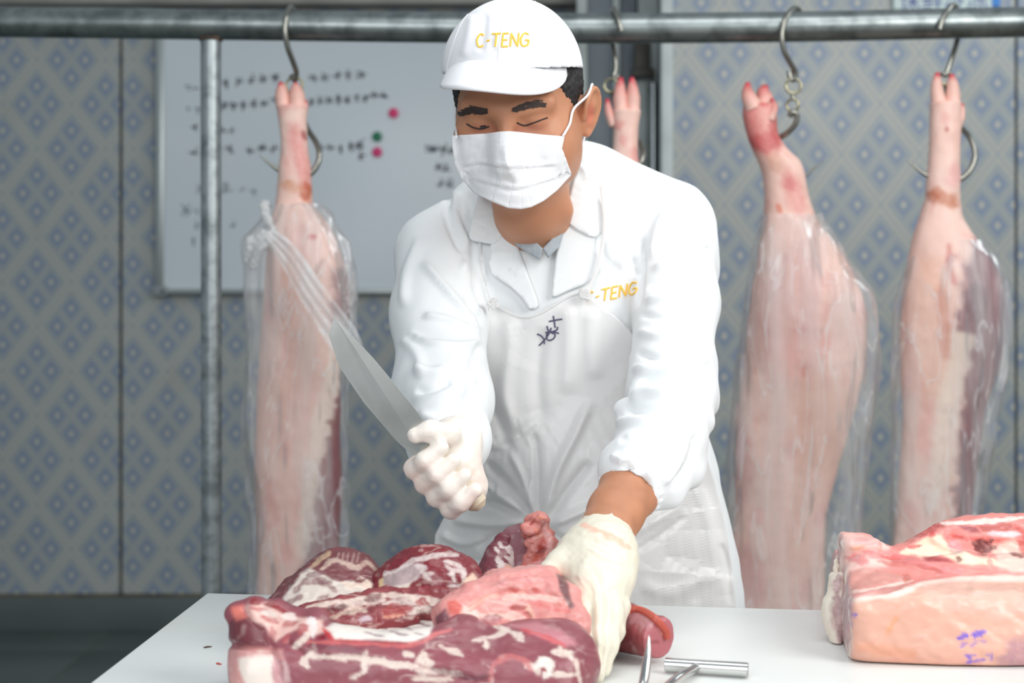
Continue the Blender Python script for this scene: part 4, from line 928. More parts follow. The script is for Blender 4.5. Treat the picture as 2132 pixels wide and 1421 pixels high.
hem = MB(); stroke_on(hem, ap_bvh, spline([(1024, 632), (1062, 652), (1090, 660), (1120, 655), (1150, 638), (1185, 617), (1214, 609)], 6), .0018, .001); hem.build('top_hem', m_apron, apron)
pen = MB()
for q in ([(1152, 657), (1154, 668), (1156, 682)], [(1143, 669), (1158, 666), (1171, 664)], [(1139, 678), (1142, 688), (1150, 690), (1160, 686), (1161, 680)], [(1144, 690), (1138, 698), (1142, 708), (1152, 705), (1156, 696), (1147, 692)], [(1148, 682), (1140, 700), (1128, 714), (1122, 719)], [(1118, 695), (1126, 698), (1133, 706), (1134, 716)], [(1164, 694), (1150, 690), (1136, 692)]):
    stroke_on(pen, ap_bvh, spline(q, 4), .0012, .0006)
pen.build('handwriting', m_pen, apron)
m_btn = mat('pearl_button', lin(236, 234, 230), 0.3)
bt = MB(); h = cast(coat_bvh, 1130, 898); bt.tube([h[0]+h[1]*-.001, h[0]+h[1]*.003, h[0]+h[1]*.0034], [.0085, .0085, .006], 20); bt.build('button', m_btn, co)
pk = MB(); stroke_on(pk, torso_bvh, [(1105, 660), (1108, 760), (1106, 900), (1104, 1020), (1103, 1200)], .0012, .0005); pk.build('front_seam', m_coat, co)
# gold lettering
def letters(mb, bvh, x0, y0, x1, y1, hgt, s, r, off, slant=0.0, first=0):
    G = {'C': [[(.85, .12), (.5, 0), (.15, .2), (.02, .55), (.2, .9), (.55, 1), (.9, .88)]], '-': [[(.2, .55), (.8, .5)]], 'T': [[(0, .02), (1, 0)], [(.52, 0), (.48, 1)]], 'E': [[(.9, 0), (.1, 0), (.05, 1), (.9, 1)], [(.08, .5), (.75, .5)]],
         'N': [[(.05, 1), (.05, 0), (.9, 1), (.95, 0)]], 'G': [[(.9, .12), (.5, 0), (.15, .2), (.05, .55), (.2, .9), (.55, 1), (.9, .85), (.92, .55), (.55, .55)]]}
    W_ = {'C': .85, '-': .55, 'T': 1.0, 'E': .8, 'N': .95, 'G': 1.0}; tot = sum(W_[c]*1.18 for c in s); ux = np.array([x1-x0, y1-y0])/tot; x = 0
    for i, c in enumerate(s):
        if i >= first:
            for q in G[c]:
                q = spline(q, 4) if c in 'CG' else np.array(q)
                stroke_on(mb, bvh, [np.array([x0, y0])+ux*(x+W_[c]*a)+np.array([slant*(1-b)*hgt, -(1-b)*hgt]) for a, b in q], r, off, 6, 2.0)
        x += W_[c]*1.18
lt = MB(); letters(lt, coat_bvh, 1220, 634, 1329, 610, 25, 'C-TENG', .0014, .0005, .1); lt.build('lettering', m_gold, co)

# --- cap
def capd(c): return Lh(*c)
ks = Sdf(HO+np.array([-.13, -.16, 0.0]), HO+np.array([.14, .16, .20]), 0.0024)
Rc = HR
ks.ell(Lh(-.002, .008, .044), (.0885, .106, .099), 0, 'u', Rc); ks.ell(Lh(-.004, -.03, .062), (.078, .070, .075), .03, 'u', Rc)
fr_ = ks.f
GX, GY, GZ = np.broadcast_arrays(ks.X, ks.Y, ks.Z); lx = ((GX-HO[0])*HR[0, 0]+(GY-HO[1])*HR[1, 0]+(GZ-HO[2])*HR[2, 0]); ly = ((GX-HO[0])*HR[0, 1]+(GY-HO[1])*HR[1, 1]+(GZ-HO[2])*HR[2, 1]); lz = ((GX-HO[0])*HR[0, 2]+(GY-HO[1])*HR[1, 2]+(GZ-HO[2])*HR[2, 2])
plane = (.052-.22*ly)-lz
ks.f = np.maximum(np.maximum(fr_, -(fr_+.0045)), plane)
KV, KQ = ks.mesh(2)
KN = normals(KV, KQ)
cap_folds = [([(985, 30), (975, 80), (965, 120)], 10, .0025), ([(1010, 25), (1005, 70), (1000, 110)], 9, -.0025), ([(1030, 110), (1020, 80)], 8, -.0015)]
KV = crease(KV, KN, cap_folds)
cap = mesh_obj('cap', KV, KQ, m_capm, bu); cap_bvh = bvh_of(KV, KQ)
# brim
nb_, mb_ = 60, 12; V = []
for i in range(nb_+1):
    th = math.radians(-68+136*i/nb_)
    for j in range(mb_+1):
        tp = max(math.cos(th*1.31), 0)**.35; t = j/mb_*tp; ex = .074*(max(math.cos(th*1.31), 0)**0.6)
        x0_, y0_ = math.sin(th)*.0810, .006-math.cos(th)*.0995
        x_, y_ = x0_+math.sin(th)*.010*t*1.0, y0_-ex*t+.003*(1-t)
        z_ = .0640-.22*y0_ - .010*(abs(math.sin(th))**2.2)*(.4+t) - .024*t*math.sin(th)**2 - .0150*t*t - .007*t
        q_ = rot('Y', 5) @ rot('Z', -10) @ np.array([x_, y_-.008, z_]); V.append(Lh(q_[0]-.002, q_[1]+.008, q_[2]))
Fc = [(i*(mb_+1)+j, i*(mb_+1)+j+1, (i+1)*(mb_+1)+j+1, (i+1)*(mb_+1)+j) for i in range(nb_) for j in range(mb_)]
brim = solidify(mesh_obj('brim', V, Fc, m_capm, cap), .0035, 0)
lt = MB(); letters(lt, cap_bvh, 992, 98, 1104, 96, 27, 'C-TENG', .0013, .0004, .08); lt.build('lettering', m_gold, cap)
sm = MB(); stroke_on(sm, cap_bvh, spline([(1070, -2), (1050, 40), (1040, 90), (1036, 140)], 6), .0008, .0); stroke_on(sm, cap_bvh, spline([(1000, 0), (960, 50), (935, 120), (930, 150)], 6), .0008, 0); stroke_on(sm, cap_bvh, spline([(1110, 0), (1160, 50), (1182, 110), (1186, 150)], 6), .0008, 0); sm.build('seam', m_capm, cap)
top = Lh(0, .008, .143); MB().tube([top+HR[:, 2]*-.002, top+HR[:, 2]*.004, top+HR[:, 2]*.006], [.008, .007, .002], 16).build('crown_button', m_capm, cap)

# --- hair under the cap, brows, lashes
hr = Sdf(HO+np.array([-.13, -.15, -.12]), HO+np.array([.14, .16, .16]), 0.0026)
hr.ell(Lh(0, .014, .034), (.0845, .100, .094), 0, 'u', HR); hr.ell(Lh(0, .05, -.02), (.072, .066, .07), .03, 'u', HR)
GX, GY, GZ = np.broadcast_arrays(hr.X, hr.Y, hr.Z); D = np.stack([GX-HO[0], GY-HO[1], GZ-HO[2]]); lx, ly, lz = (np.tensordot(HR[:, i], D, 1) for i in range(3))
jag = .004*np.sin(lx*700)+.003*np.sin(ly*900+lx*300)
keep = np.maximum.reduce([lz-.085, np.minimum(-(ly+.030-.45*np.maximum(-lz, -.05)), 99), (-.062-lz)+jag])
front = np.maximum(-(lz-.042)+jag*.6, lz-.085)
hr.f = np.maximum(hr.f, np.minimum(keep, front))
hr.ell(Lh(.088, .016, -.02), (.022, .026, .042), .003, 's', HR); hr.ell(Lh(-.088, .016, -.02), (.022, .026, .042), .003, 's', HR)
V, Q = hr.mesh(1); V = V+normals(V, Q)*(.0018*fbm(V, 220, 4, 2))[:, None]; mesh_obj('hair', V, Q, m_hair, bu)
head_bvh = bvh_of(HV, HQ)
m_brow = mat('dark_brow_hair', lin(58, 47, 43), 0.7)
def brow(pts, name):
    b = MB(); sp = spline(pts, 12)
    for i, (x, y, wd) in enumerate(sp):
        for k in range(4):
            dx = random.uniform(4, 12); yy = y+random.uniform(-wd, wd)*.8; sg_ = 1 if pts[-1][0] > pts[0][0] else -1
            stroke_on(b, head_bvh, [(x, yy), (x+sg_*dx, yy-random.uniform(-2, 3.5))], .00062, .0006, 4, 5)
    return b.build(name, m_brow, bu)
brow([(1016, 231, 6), (1004, 231, 9), (990, 229, 9), (975, 232, 7), (964, 238, 3)], 'eyebrow'); brow([(1066, 229, 4), (1080, 224, 7), (1100, 218, 9), (1116, 216, 8), (1128, 219, 3)], 'eyebrow')
def lash(pts, r):
    b = MB(); stroke_on(b, head_bvh, spline(pts, 5), r*.85, .0001, 6, 2); b.build('eyelashes', m_brow, bu)
lash([(972, 258), (985, 265), (1002, 268), (1018, 263)], .0013); lash([(1076, 255), (1092, 261), (1110, 256), (1126, 250), (1140, 245)], .0012)
ey = MB(); stroke_on(ey, head_bvh, [(1000, 265), (1012, 264)], .0024, -.001, 8, 2); ey.build('eye', mat('dark_eye', lin(40, 30, 28), 0.15), bu)

# --- face mask
ms = Sdf(HO+np.array([-.12, -.17, -.18]), HO+np.array([.13, .06, .06]), 0.003)
ms.ell(Lh(0, -.030, -.052), (.0745, .070, .074), 0, 'u', HR); ms.ell(Lh(0, -.06, -.085), (.050, .045, .035), .03, 'u', HR)
ms.chain([Lh(0, -.096, -.004), Lh(0, -.120, -.036)], [.010, .013], .045); ms.ell(Lh(0, -.095, -.09), (.03, .018, .02), .03, 'u', HR)
V, Q = ms.mesh(3); mask_bvh = bvh_of(V, Q)
mp = [(941, 282), (975, 280), (1010, 278), (1040, 274), (1060, 273), (1085, 275), (1130, 280), (1175, 284), (1170, 310), (1168, 335), (1174, 356), (1190, 364), (1178, 376), (1160, 396), (1132, 418), (1106, 431), (1085, 435), (1058, 433), (1026, 420), (990, 404), (970, 382), (958, 366), (947, 342), (942, 310)]
def mdep(x, y):
    a, b = cast(mask_bvh, x, y), cast(head_bvh, x, y); q = [h[0][1] for h in (a, b) if h is not None]
    return P(x, y, (min(q) if q else 1.82)-.0045)
V, Fc = patch(mp, mdep, 6.5)
md = np.median(V[:, 1]); xyp = PXY(V); Yb = np.clip(V[:, 1], md-.08, md+.075)
for _ in range(6): Yb = relax(np.c_[xyp, Yb], Fc, 1, .5)[:, 2]
V = np.array([P(a, b, y) for (a, b), y in zip(xyp, Yb)]); MN = np.tile([0, -1.0, -.2], (len(V), 1))
V = crease(V, MN, [([(962, 342), (1000, 337), (1052, 343), (1110, 343), (1165, 338)], 4, .0032), ([(964, 349), (1000, 344), (1052, 350), (1110, 350), (1166, 346)], 4, -.0026), ([(975, 366), (1020, 378), (1074, 388), (1120, 378), (1168, 362)], 4, .0032), ([(978, 374), (1020, 386), (1074, 396), (1120, 386), (1168, 370)], 4, -.0026),
                     ([(956, 296), (1010, 288), (1055, 284), (1100, 287), (1162, 297)], 2.5, -.0014), ([(990, 291), (1050, 290), (1118, 290)], 3, .0016), ([(1052, 300), (1058, 340), (1080, 385)], 9, .004), ([(1070, 310), (1110, 330), (1140, 338)], 8, -.002), ([(957, 300), (962, 340)], 3, -.0012), ([(1160, 300), (1156, 345)], 3, -.0012)], xyp)
mask = solidify(mesh_obj('face_mask', V, Fc, m_maskm, bu), .0012, 0)
lp = MB()
lp.tube(spline([P(1172, 283, 1.795), P(1186, 258, 1.81), P(1195, 226, 1.825), Lh(.093, -.008, .018), Lh(.098, .006, .029), Lh(.094, .030, .010), Lh(.086, .034, -.02), Lh(.080, .018, -.048), P(1190, 330, 1.845), P(1180, 348, 1.825), P(1170, 362, 1.81)], 8), .0016, 8); lp.build('ear_loop', m_maskm, mask)
lp = MB(); lp.tube(spline([P(950, 285, 1.80), Lh(-.080, -.02, -.002), Lh(-.082, .0, .010), Lh(-.084, .016, .016), Lh(-.084, .034, .002), Lh(-.082, .036, -.02), Lh(-.078, .012, -.045), P(968, 362, 1.81)], 8), .0016, 8); lp.build('ear_loop', m_maskm, mask)

# --- left forearm and gloved hand pressing on the meat (photo right)
W0 = P(1262, 1105, 1.585)
fa = Sdf(P(1180, 1180, 1.58)-.06, P(1400, 960, 1.70)+.06, 0.003)
fa.chain([P(1340, 965, 1.70), P(1312, 1018, 1.66), P(1282, 1066, 1.618), P(1260, 1112, 1.58), P(1250, 1150, 1.555)], [.034, .0315, .0285, .0265, .024], .0, 'u', ((0.3, -0.6, 0.6), .92), .02)
V2, Q2 = fa.mesh(2); body_Q = np.vstack([body_Q, Q2+len(body_V)]); body_V = np.vstack([body_V, V2]); body_c = np.vstack([body_c, np.tile(lin(188, 130, 98), (len(V2), 1))*(1+.1*np.clip(fbm(V2, 60, 5, 2), -1, 1))[:, None]])
def glove(name, chains, lo, hi, colr, extra=None, h=0.0018):
    g_ = Sdf(lo, hi, h)
    for pts, rad, k in chains: g_.chain(pts, rad, k, 'u', None, .008)
    if extra: extra(g_)
    V, Q = g_.mesh(2); return V, Q
GL = [([P(1266, 1088, 1.60), P(1258, 1115, 1.582), P(1246, 1160, 1.548)], [.0285, .0295, .031], .0),
      ([P(1246, 1160, 1.548), P(1222, 1205, 1.512)], [.030, .0175], .02), ([P(1250, 1160, 1.548), P(1246, 1212, 1.508)], [.030, .0180], .02), ([P(1258, 1160, 1.552), P(1268, 1215, 1.515)], [.030, .0175], .02), ([P(1262, 1155, 1.560), P(1284, 1208, 1.530)], [.026, .0165], .02),
      ([P(1218, 1208, 1.510), P(1212, 1262, 1.478), P(1218, 1325, 1.450), P(1229, 1388, 1.428)], [.0150, .0125, .0112, .0088], .010),
      ([P(1244, 1215, 1.506), P(1247, 1275, 1.472), P(1246, 1340, 1.444), P(1242, 1404, 1.424)], [.0155, .0125, .0112, .0088], .005),
      ([P(1268, 1218, 1.514), P(1272, 1275, 1.484), P(1264, 1340, 1.456), P(1254, 1392, 1.440)], [.0150, .0120, .0108, .0085], .005),
      ([P(1284, 1212, 1.530), P(1288, 1262, 1.506), P(1280, 1312, 1.482), P(1268, 1352, 1.466)], [.0135, .0108, .0096, .0078], .005),
      ([P(1232, 1140, 1.562), P(1200, 1158, 1.545), P(1168, 1172, 1.532), P(1143, 1186, 1.522)], [.0240, .0190, .0145, .0105], .016), ([P(1215, 1150, 1.555), P(1214, 1200, 1.520)], [.018, .014], .02)]
gp = np.array([q for c in GL for q in c[0]]); V, Q = glove('glove', GL, gp.min(0)-.045, gp.max(0)+.04, None)
N = normals(V, Q); wr_f = [([(1231, 1222), (1232, 1250), (1234, 1300), (1236, 1350), (1236, 1398)], 4, -.006), ([(1260, 1228), (1262, 1260), (1260, 1320), (1252, 1390)], 4, -.005), ([(1190, 1202), (1215, 1210), (1232, 1228)], 5, -.001), ([(1225, 1140), (1260, 1160), (1300, 1175)], 4, .0012), ([(1230, 1125), (1270, 1140), (1300, 1152)], 4, -.0012), ([(1235, 1190), (1250, 1215), (1268, 1250)], 4, -.0012), ([(1200, 1195), (1225, 1230), (1240, 1250)], 4, .0014), ([(1200, 1270), (1220, 1274), (1236, 1270)], 3, -.001), ([(1203, 1285), (1222, 1289), (1236, 1285)], 3, .001), ([(1210, 1170), (1240, 1165)], 5, .001)]
V = crease(V, N, wr_f); V = V+N*(.0006*fbm(V, 120, 6, 2))[:, None]
gc = np.tile(lin(228, 222, 202), (len(V), 1)); k = (0.5+.5*np.clip(fbm(V, 30, 2, 2), -1, 1))[:, None]; gc = gc*(1-.4*k)+lin(234, 231, 218)*.4*k
gc = shade(V, [([(1212, 1094), (1262, 1112), (1310, 1140)], 3, 5, lin(236, 176, 152), .8), ([(1207, 1215), (1215, 1235)], 10, 16, lin(226, 150, 130), .35), ([(1160, 1188), (1185, 1200)], 6, 14, lin(226, 180, 150), .3)], gc)
mesh_obj('glove', V, Q, m_glove, bu, col=gc, label='cream latex glove with a pink rolled wrist')
hemm = MB(); hw = (P(1215, 1090, 1.57)+P(1308, 1128, 1.60))/2
wd2 = Vector(P(1250, 1140, 1.56)-P(1282, 1066, 1.618)).normalized(); hemm.ring(Vector(P(1262, 1110, 1.585)), wd2, .0288, .0016, 40, 8); hemm.build('glove_hem', mat('pink_glove_hem', lin(240, 190, 168), .5), bu)

# --- right hand closed on the knife handle (photo left)
kA = P(988, 1040, 1.655); kB = P(893, 925, 1.655); kT = P(716, 690, 1.665)
hd = (kB-kA)/np.linalg.norm(kB-kA); fw = np.array([0, -1.0, 0]); n1 = np.cross(hd, fw); n1 /= np.linalg.norm(n1)
if n1[2] > 0: n1 = -n1
Hc = (kA+kB)/2
GR = [([P(938, 935, 1.725), Hc+np.array([.004, .045, .03]), Hc+np.array([0, .028, .008])], [.029, .030, .030], .0), ([Hc-hd*.026+fw*-.026, Hc+hd*.026+fw*-.026], [.025, .026], .02)]
for k in range(4):
    c = Hc+hd*(-.031+.0205*k); ln = (.86, .97, 1.0, .95)[k]
    GR.append(([c+n1*.026+fw*-.020, c+n1*.031*ln+fw*.004, c+n1*.012+fw*.0245*ln, c-n1*.012*ln+fw*.0235], [.0125, .0112, .0102, .0085], .005))
GR.append(([Hc+hd*.020+fw*-.022-n1*.014, Hc+hd*.036-n1*.026+fw*.0, Hc+hd*.052-n1*.014+fw*.018, Hc+hd*.060+n1*.004+fw*.020], [.016, .0125, .0112, .0088], .008))
gp = np.array([q for c in GR for q in c[0]]); V, Q = glove('glove', GR, gp.min(0)-.045, gp.max(0)+.045, None)
V = V+normals(V, Q)*(.0006*fbm(V, 110, 9, 2))[:, None]; gc = np.tile(lin(240, 232, 222), (len(V), 1)); k = sstep(.1, .8, fbm(V, 26, 5, 2))[:, None]; gc = gc*(1-.3*k)+lin(236, 200, 188)*.3*k
mesh_obj('glove', V, Q, m_glove, bu, col=gc, label='pale latex glove gripping the knife')
# inner hands (one body) and the trunk, arms, legs under the clothes
bs = Sdf((-0.2, 1.5, 0.10), (0.36, 2.2, 1.42), 0.009)
bs.chain([P(1160, 540, 2.06), P(1200, 850, 2.06), P(1222, 1160, 2.05)], [.13, .13, .15], .03, 'u', FY, .02)
bs.chain([P(1385, 490, 2.05), P(1404, 640, 1.965), P(1392, 822, 1.84), P(1340, 965, 1.70)], [.048, .043, .038, .033], .03); bs.chain([P(925, 545, 2.03), P(914, 660, 1.965), P(921, 832, 1.87), P(938, 940, 1.725), tuple(Hc+np.array([.002, .035, .02]))], [.048, .043, .038, .027, .021], .03)
for sx in (-1, 1): bs.chain([(0.11+sx*.085, 2.06, .84), (0.11+sx*.095, 2.07, .48), (0.11+sx*.10, 2.09, .13)], [.085, .055, .042], .03)
V2, Q2 = bs.mesh(2); body_Q = np.vstack([body_Q, Q2+len(body_V)]); body_V = np.vstack([body_V, V2]); body_c = np.vstack([body_c, np.tile(lin(206, 148, 116), (len(V2), 1))])
body = mesh_obj('body', body_V, body_Q, m_skin, bu, col=body_c)
ts = Sdf((-0.2, 1.85, 0.12), (0.36, 2.3, .9), 0.008)
for sx in (-1, 1): ts.chain([(0.11+sx*.085, 2.06, .86), (0.11+sx*.095, 2.07, .48), (0.11+sx*.10, 2.09, .15)], [.10, .072, .062], .02)
V, Q = ts.mesh(2); mesh_obj('trousers', V, Q, mat('dark_trousers', lin(60, 64, 72), .8), bu)
for sx in (-1, 1):
    bt_ = Sdf((0.11+sx*.10-.09, 1.86, -.001), (0.11+sx*.10+.09, 2.2, .34), 0.006); c = 0.11+sx*.10
    bt_.chain([(c, 2.09, .30), (c, 2.095, .12), (c, 2.09, .055)], [.066, .055, .05], .02); bt_.chain([(c, 2.09, .045), (c+sx*.012, 1.945, .042)], [.046, .042], .03)
    bt_.f = np.maximum(bt_.f, np.broadcast_to(.0-bt_.Z, bt_.f.shape)); V, Q = bt_.mesh(1); mesh_obj('boot', V, Q, mat('white_rubber_boot', lin(225, 226, 222), .4), bu)

# --- the knife, a thing of its own
kn_ = thing('butcher_knife', 'broad butcher knife raised in the gloved hand, blade pointing up and away from the meat', 'knife')
m_blade = mat('knife_blade_steel', lin(205, 205, 200), 0.25, 0.95, var=(12, lin(180, 178, 170), .4, .7))
m_grip = mat('cream_knife_grip', lin(214, 200, 176), 0.5)
MB().tube([kA-hd*.012, kA-hd*.006, kA+hd*.01, kA+hd*.05, kB-hd*.004, kB], [.006, .0125, .0115, .0105, .012, .009], 16).build('handle', m_grip, kn_)
prof = [(0, -.012), (.004, -.022), (.03, -.026), (.09, -.027), (.14, -.022), (.175, -.008), (.186, .010), (.12, .014), (.05, .014), (0, .012)]
V = []; 
for sd in (-1, 1):
    for (a, b) in prof: V.append(kB+hd*(a-.004)+n1*(-b)+fw*(sd*(.0012 if b > -.015 else .0004)))
m_ = len(prof); Fc = [tuple(range(m_)), tuple(range(2*m_-1, m_-1, -1))]+[(i, (i+1) % m_, m_+(i+1) % m_, m_+i) for i in range(m_)]
MB().add(V, Fc).build('blade', m_blade, kn_, smooth=False)
# ------------------------------------------------------------------ meat on the table
m_meat = mat('raw_meat', vcol=True, rough=0.40, spec=0.45, bump=(140, 0.12, 0.0012), coat=0.08)
def rbox(s, lo, hi, r, k=0.0, op='u'):
    lo, hi = np.array(lo, float), np.array(hi, float); m = 0.03+k; t = s.crop(lo-m, hi+m); c, e = (lo+hi)/2, (hi-lo)/2-r
    x, y, z = np.abs(t.X-c[0])-e[0], np.abs(t.Y-c[1])-e[1], np.abs(t.Z-c[2])-e[2]
    d = np.sqrt(np.maximum(x, 0)**2+np.maximum(y, 0)**2+np.maximum(z, 0)**2)+np.minimum(np.maximum(x, np.maximum(y, z)), 0)-r
    t.put(d, k, op); s.f[t.sl] = t.f; return s
def meat(name, root, lo, hi, h, shape, base, paint=None, lump=.002, fib=(40, 40, 40), seed=1, mott=None, floor=True, grain=.0006, folds=None, veins=None):
    s = Sdf(lo, hi, h); shape(s)
    if floor: s.f = np.maximum(s.f, np.broadcast_to(ZT+.0015-s.Z, s.f.shape))
    V, Q = s.mesh(2); N = normals(V, Q); up = sstep(ZT, ZT+.012, V[:, 2])[:, None]
    if folds: V = crease(V, N, folds)
    V = V+N*(lump*fbm(V, fib, seed, 3)+grain*fbm(V, 160, seed+3, 2))[:, None]*up
    c = np.tile(base, (len(V), 1)); k = (0.5+.5*np.clip(fbm(V, 45, seed+7, 3), -1, 1))[:, None]
    c2 = mott if mott is not None else base*.72; c = c*(1-.55*k)+c2*.55*k
    if veins:
        z = fbm(V, veins[0], seed+31, 3); k = (1-sstep(.03, .11, np.abs(z)))*sstep(-.1, .45, fbm(V, 22, seed+41, 2)); c = c*(1-veins[1]*k[:, None])+lin(224, 200, 190)*veins[1]*k[:, None]
        k = sstep(.25, .7, fbm(V, (14, 50, 50), seed+51, 3)); c = c*(1-.3*k[:, None])+np.asarray(base)*.62*.3*k[:, None]
    if paint: c = paint(V, c)
    k = sstep(.35, .9, fbm(V, (110, 60, 110), seed+11, 2))[:, None]; c = c*(1-.16*k)+lin(236, 214, 206)*.16*k
    return mesh_obj(name, V, Q, m_meat, root, col=c)
FAT = lin(226, 208, 196); MUS = lin(134, 66, 76); DRK = lin(112, 40, 48); PNK = lin(226, 152, 146); WHT = lin(236, 228, 218)
def bb(pts, m): p = np.array(pts); return p.min(0)-m, p.max(0)+m

slab = thing('pork_forequarter', 'opened pork forequarter with white rib lining, held down by the gloved hand', 'meat')
def sh_front(s):
    rbox(s, (-.250, 1.345, .85), (.062, 1.62, .888), .018)
    s.chain([P(558, 1372, 1.39), P(640, 1372, 1.385), P(800, 1388, 1.375), P(960, 1388, 1.38), P(1090, 1388, 1.385), P(1172, 1392, 1.395)], [.034, .036, .033, .034, .036, .032], .02)
    s.ell(P(528, 1312, 1.40), (.023, .035, .026), .015); s.ell(P(530, 1400, 1.37), (.024, .03, .034), .015)
    s.chain([P(512, 1275, 1.43), P(565, 1285, 1.42), P(610, 1302, 1.40), P(655, 1308, 1.385)], [.014, .017, .015, .013], .012)
    s.ell(P(1110, 1368, 1.405), (.060, .055, .036), .015); s.ell(P(1172, 1372, 1.41), (.026, .05, .036), .02)
    s.chain([P(700, 1345, 1.37), P(800, 1352, 1.37), P(900, 1345, 1.38), P(960, 1320, 1.40)], [.012, .010, .012, .02], .02)
    for x_, y_, r_ in ((530, 1262, .010), (548, 1280, .008), (575, 1268, .010), (600, 1284, .010), (626, 1292, .010), (660, 1292, .012), (652, 1320, .010), (582, 1308, .009), (496, 1276, .011)): s.ell(P(x_, y_, 1.40), (r_*1.2, r_*1.6, r_), .006)
    s.ell(P(800, 1292, 1.45)+np.array([0, 0, .012]), (.095, .052, .020), .012, 's')
def pt_front(V, c):
    xy = PXY(V); R = lambda poly, soft, col, st, wob=3, sd=0: region(V, poly, soft, col, st, c, xy, wob, sd, 70)
    R([(466, 1350), (520, 1342), (590, 1350), (600, 1440), (480, 1440)], 8, lin(206, 150, 146), .95)
    R([(502, 1374), (540, 1362), (573, 1366), (572, 1440), (508, 1440)], 6, lin(230, 218, 208), .95, 7, 1)
    R([(470, 1296), (505, 1280), (530, 1286), (553, 1312), (563, 1342), (530, 1344), (472, 1336)], 5, lin(108, 50, 58), .97, 3, 2)
    R([(508, 1262), (552, 1254), (584, 1274), (622, 1284), (672, 1290), (676, 1316), (648, 1328), (622, 1306), (597, 1318), (574, 1334), (556, 1306), (524, 1290)], 5, lin(228, 188, 178), .95, 4, 3)
    R([(482, 1264), (506, 1258), (514, 1284), (490, 1292)], 5, lin(214, 118, 104), .9, 3, 4)
    R([(512, 1256), (530, 1243), (545, 1253), (540, 1260)], 3, lin(134, 40, 44), .95, 2, 5); R([(545, 1256), (575, 1252), (600, 1276), (630, 1284), (600, 1282), (570, 1266)], 3, lin(140, 42, 46), .95, 2, 6)
    for p, w_ in (([(520, 1262), (560, 1276)], 2), ([(545, 1285), (575, 1296)], 4), ([(590, 1300), (618, 1296)], 3), ([(568, 1308), (572, 1326)], 4), ([(622, 1318), (640, 1303)], 4), ([(600, 1322), (588, 1334)], 4)): shade(V, [(p, w_, 4, lin(178, 90, 92), .8)], c, xy)
    shade(V, [([(640, 1288), (655, 1300), (652, 1322)], 7, 4, lin(236, 226, 224), .85), ([(590, 1282), (615, 1288)], 5, 4, lin(236, 222, 216), .8), ([(548, 1272), (580, 1280)], 3, 3, WHT, .8)], c, xy)
    shade(V, [([(676, 1310), (690, 1320), (706, 1324)], 4, 4, lin(206, 40, 44), .9), ([(664, 1330), (676, 1324)], 4, 4, lin(130, 20, 36), .9)], c, xy)
    R([(676, 1306), (700, 1292), (770, 1285), (840, 1272), (900, 1262), (920, 1266), (905, 1300), (892, 1322), (862, 1335), (760, 1333), (700, 1332)], 4, lin(232, 224, 216), .97, 3, 7)
    for p in ([(839, 1285), (895, 1303)], [(826, 1298), (858, 1310)], [(862, 1282), (902, 1291)], [(812, 1314), (850, 1322)], [(780, 1300), (806, 1308)], [(760, 1316), (800, 1323)], [(868, 1270), (905, 1276)], [(862, 1316), (886, 1322)]): shade(V, [(p, .8, 2.2, lin(130, 100, 112), .75)], c, xy)
    shade(V, [([(640, 1336), (700, 1335), (760, 1338), (840, 1343), (884, 1334), (915, 1316), (940, 1308)], 2.5, 4, lin(206, 104, 104), .9), ([(700, 1332), (780, 1336), (850, 1338)], 1, 2, lin(150, 30, 40), .7)], c, xy)
    for p, w_ in (([(612, 1346), (645, 1318)], 4), ([(640, 1360), (655, 1364), (672, 1366), (700, 1366), (745, 1370), (781, 1370), (820, 1383)], 4), ([(640, 1362), (632, 1380), (645, 1388)], 5), ([(655, 1352), (650, 1340)], 3), ([(752, 1374), (800, 1378), (870, 1389)], 4), ([(876, 1364), (890, 1376), (894, 1388)], 10), ([(868, 1397), (915, 1399), (963, 1403)], 3.5), ([(842, 1357), (862, 1362)], 4), ([(933, 1350), (960, 1362)], 3.5), ([(915, 1345), (935, 1352)], 2),
                  ([(1028, 1305), (1055, 1310), (1090, 1330)], 5), ([(1000, 1287), (1020, 1281), (1042, 1282)], 2), ([(1010, 1336), (1014, 1350)], 3), ([(986, 1334), (1035, 1322), (1060, 1312)], 2), ([(1148, 1356), (1170, 1355), (1192, 1368)], 4), ([(1200, 1372), (1208, 1420)], 2.5), ([(1095, 1384), (1112, 1392), (1125, 1402)], 4), ([(1150, 1402), (1200, 1406)], 3), ([(760, 1360), (756, 1380)], 5), ([(730, 1410), (760, 1396), (752, 1380)], 3), ([(860, 1412), (940, 1416)], 2.5)):
        shade(V, [(p, w_, 4, FAT, .92)], c, xy)
    shade(V, [([(571, 1368), (584, 1421)], 7, 6, lin(186, 140, 146), .8), ([(594, 1380), (600, 1421)], 4, 4, lin(216, 190, 188), .6)], c, xy)
    ring_ = [(1064+44*math.cos(a), 1410+44*math.sin(a)) for a in np.linspace(math.pi*.95, math.pi*1.9, 14)]
    shade(V, [(ring_, 3, 4, lin(196, 112, 112), .9), ([(1116, 1386), (1128, 1374), (1142, 1380), (1146, 1396), (1134, 1406)], 6, 4, WHT, .95), ([(1132, 1392), (1136, 1396)], 2.5, 3, lin(150, 60, 66), .9)], c, xy)
    R([(1060, 1300), (1120, 1296), (1170, 1312), (1200, 1340), (1180, 1346), (1140, 1332), (1090, 1312)], 6, lin(196, 128, 136), .85, 3, 8)
    shade(V, [([(1088, 1311), (1135, 1326), (1176, 1344)], 2.5, 4, lin(206, 92, 96), .85), ([(900, 1392), (990, 1412), (1020, 1404)], 3, 5, lin(84, 36, 46), .7), ([(640, 1352), (660, 1346), (720, 1352), (760, 1356)], 4, 4, lin(112, 50, 62), .7)], c, xy)
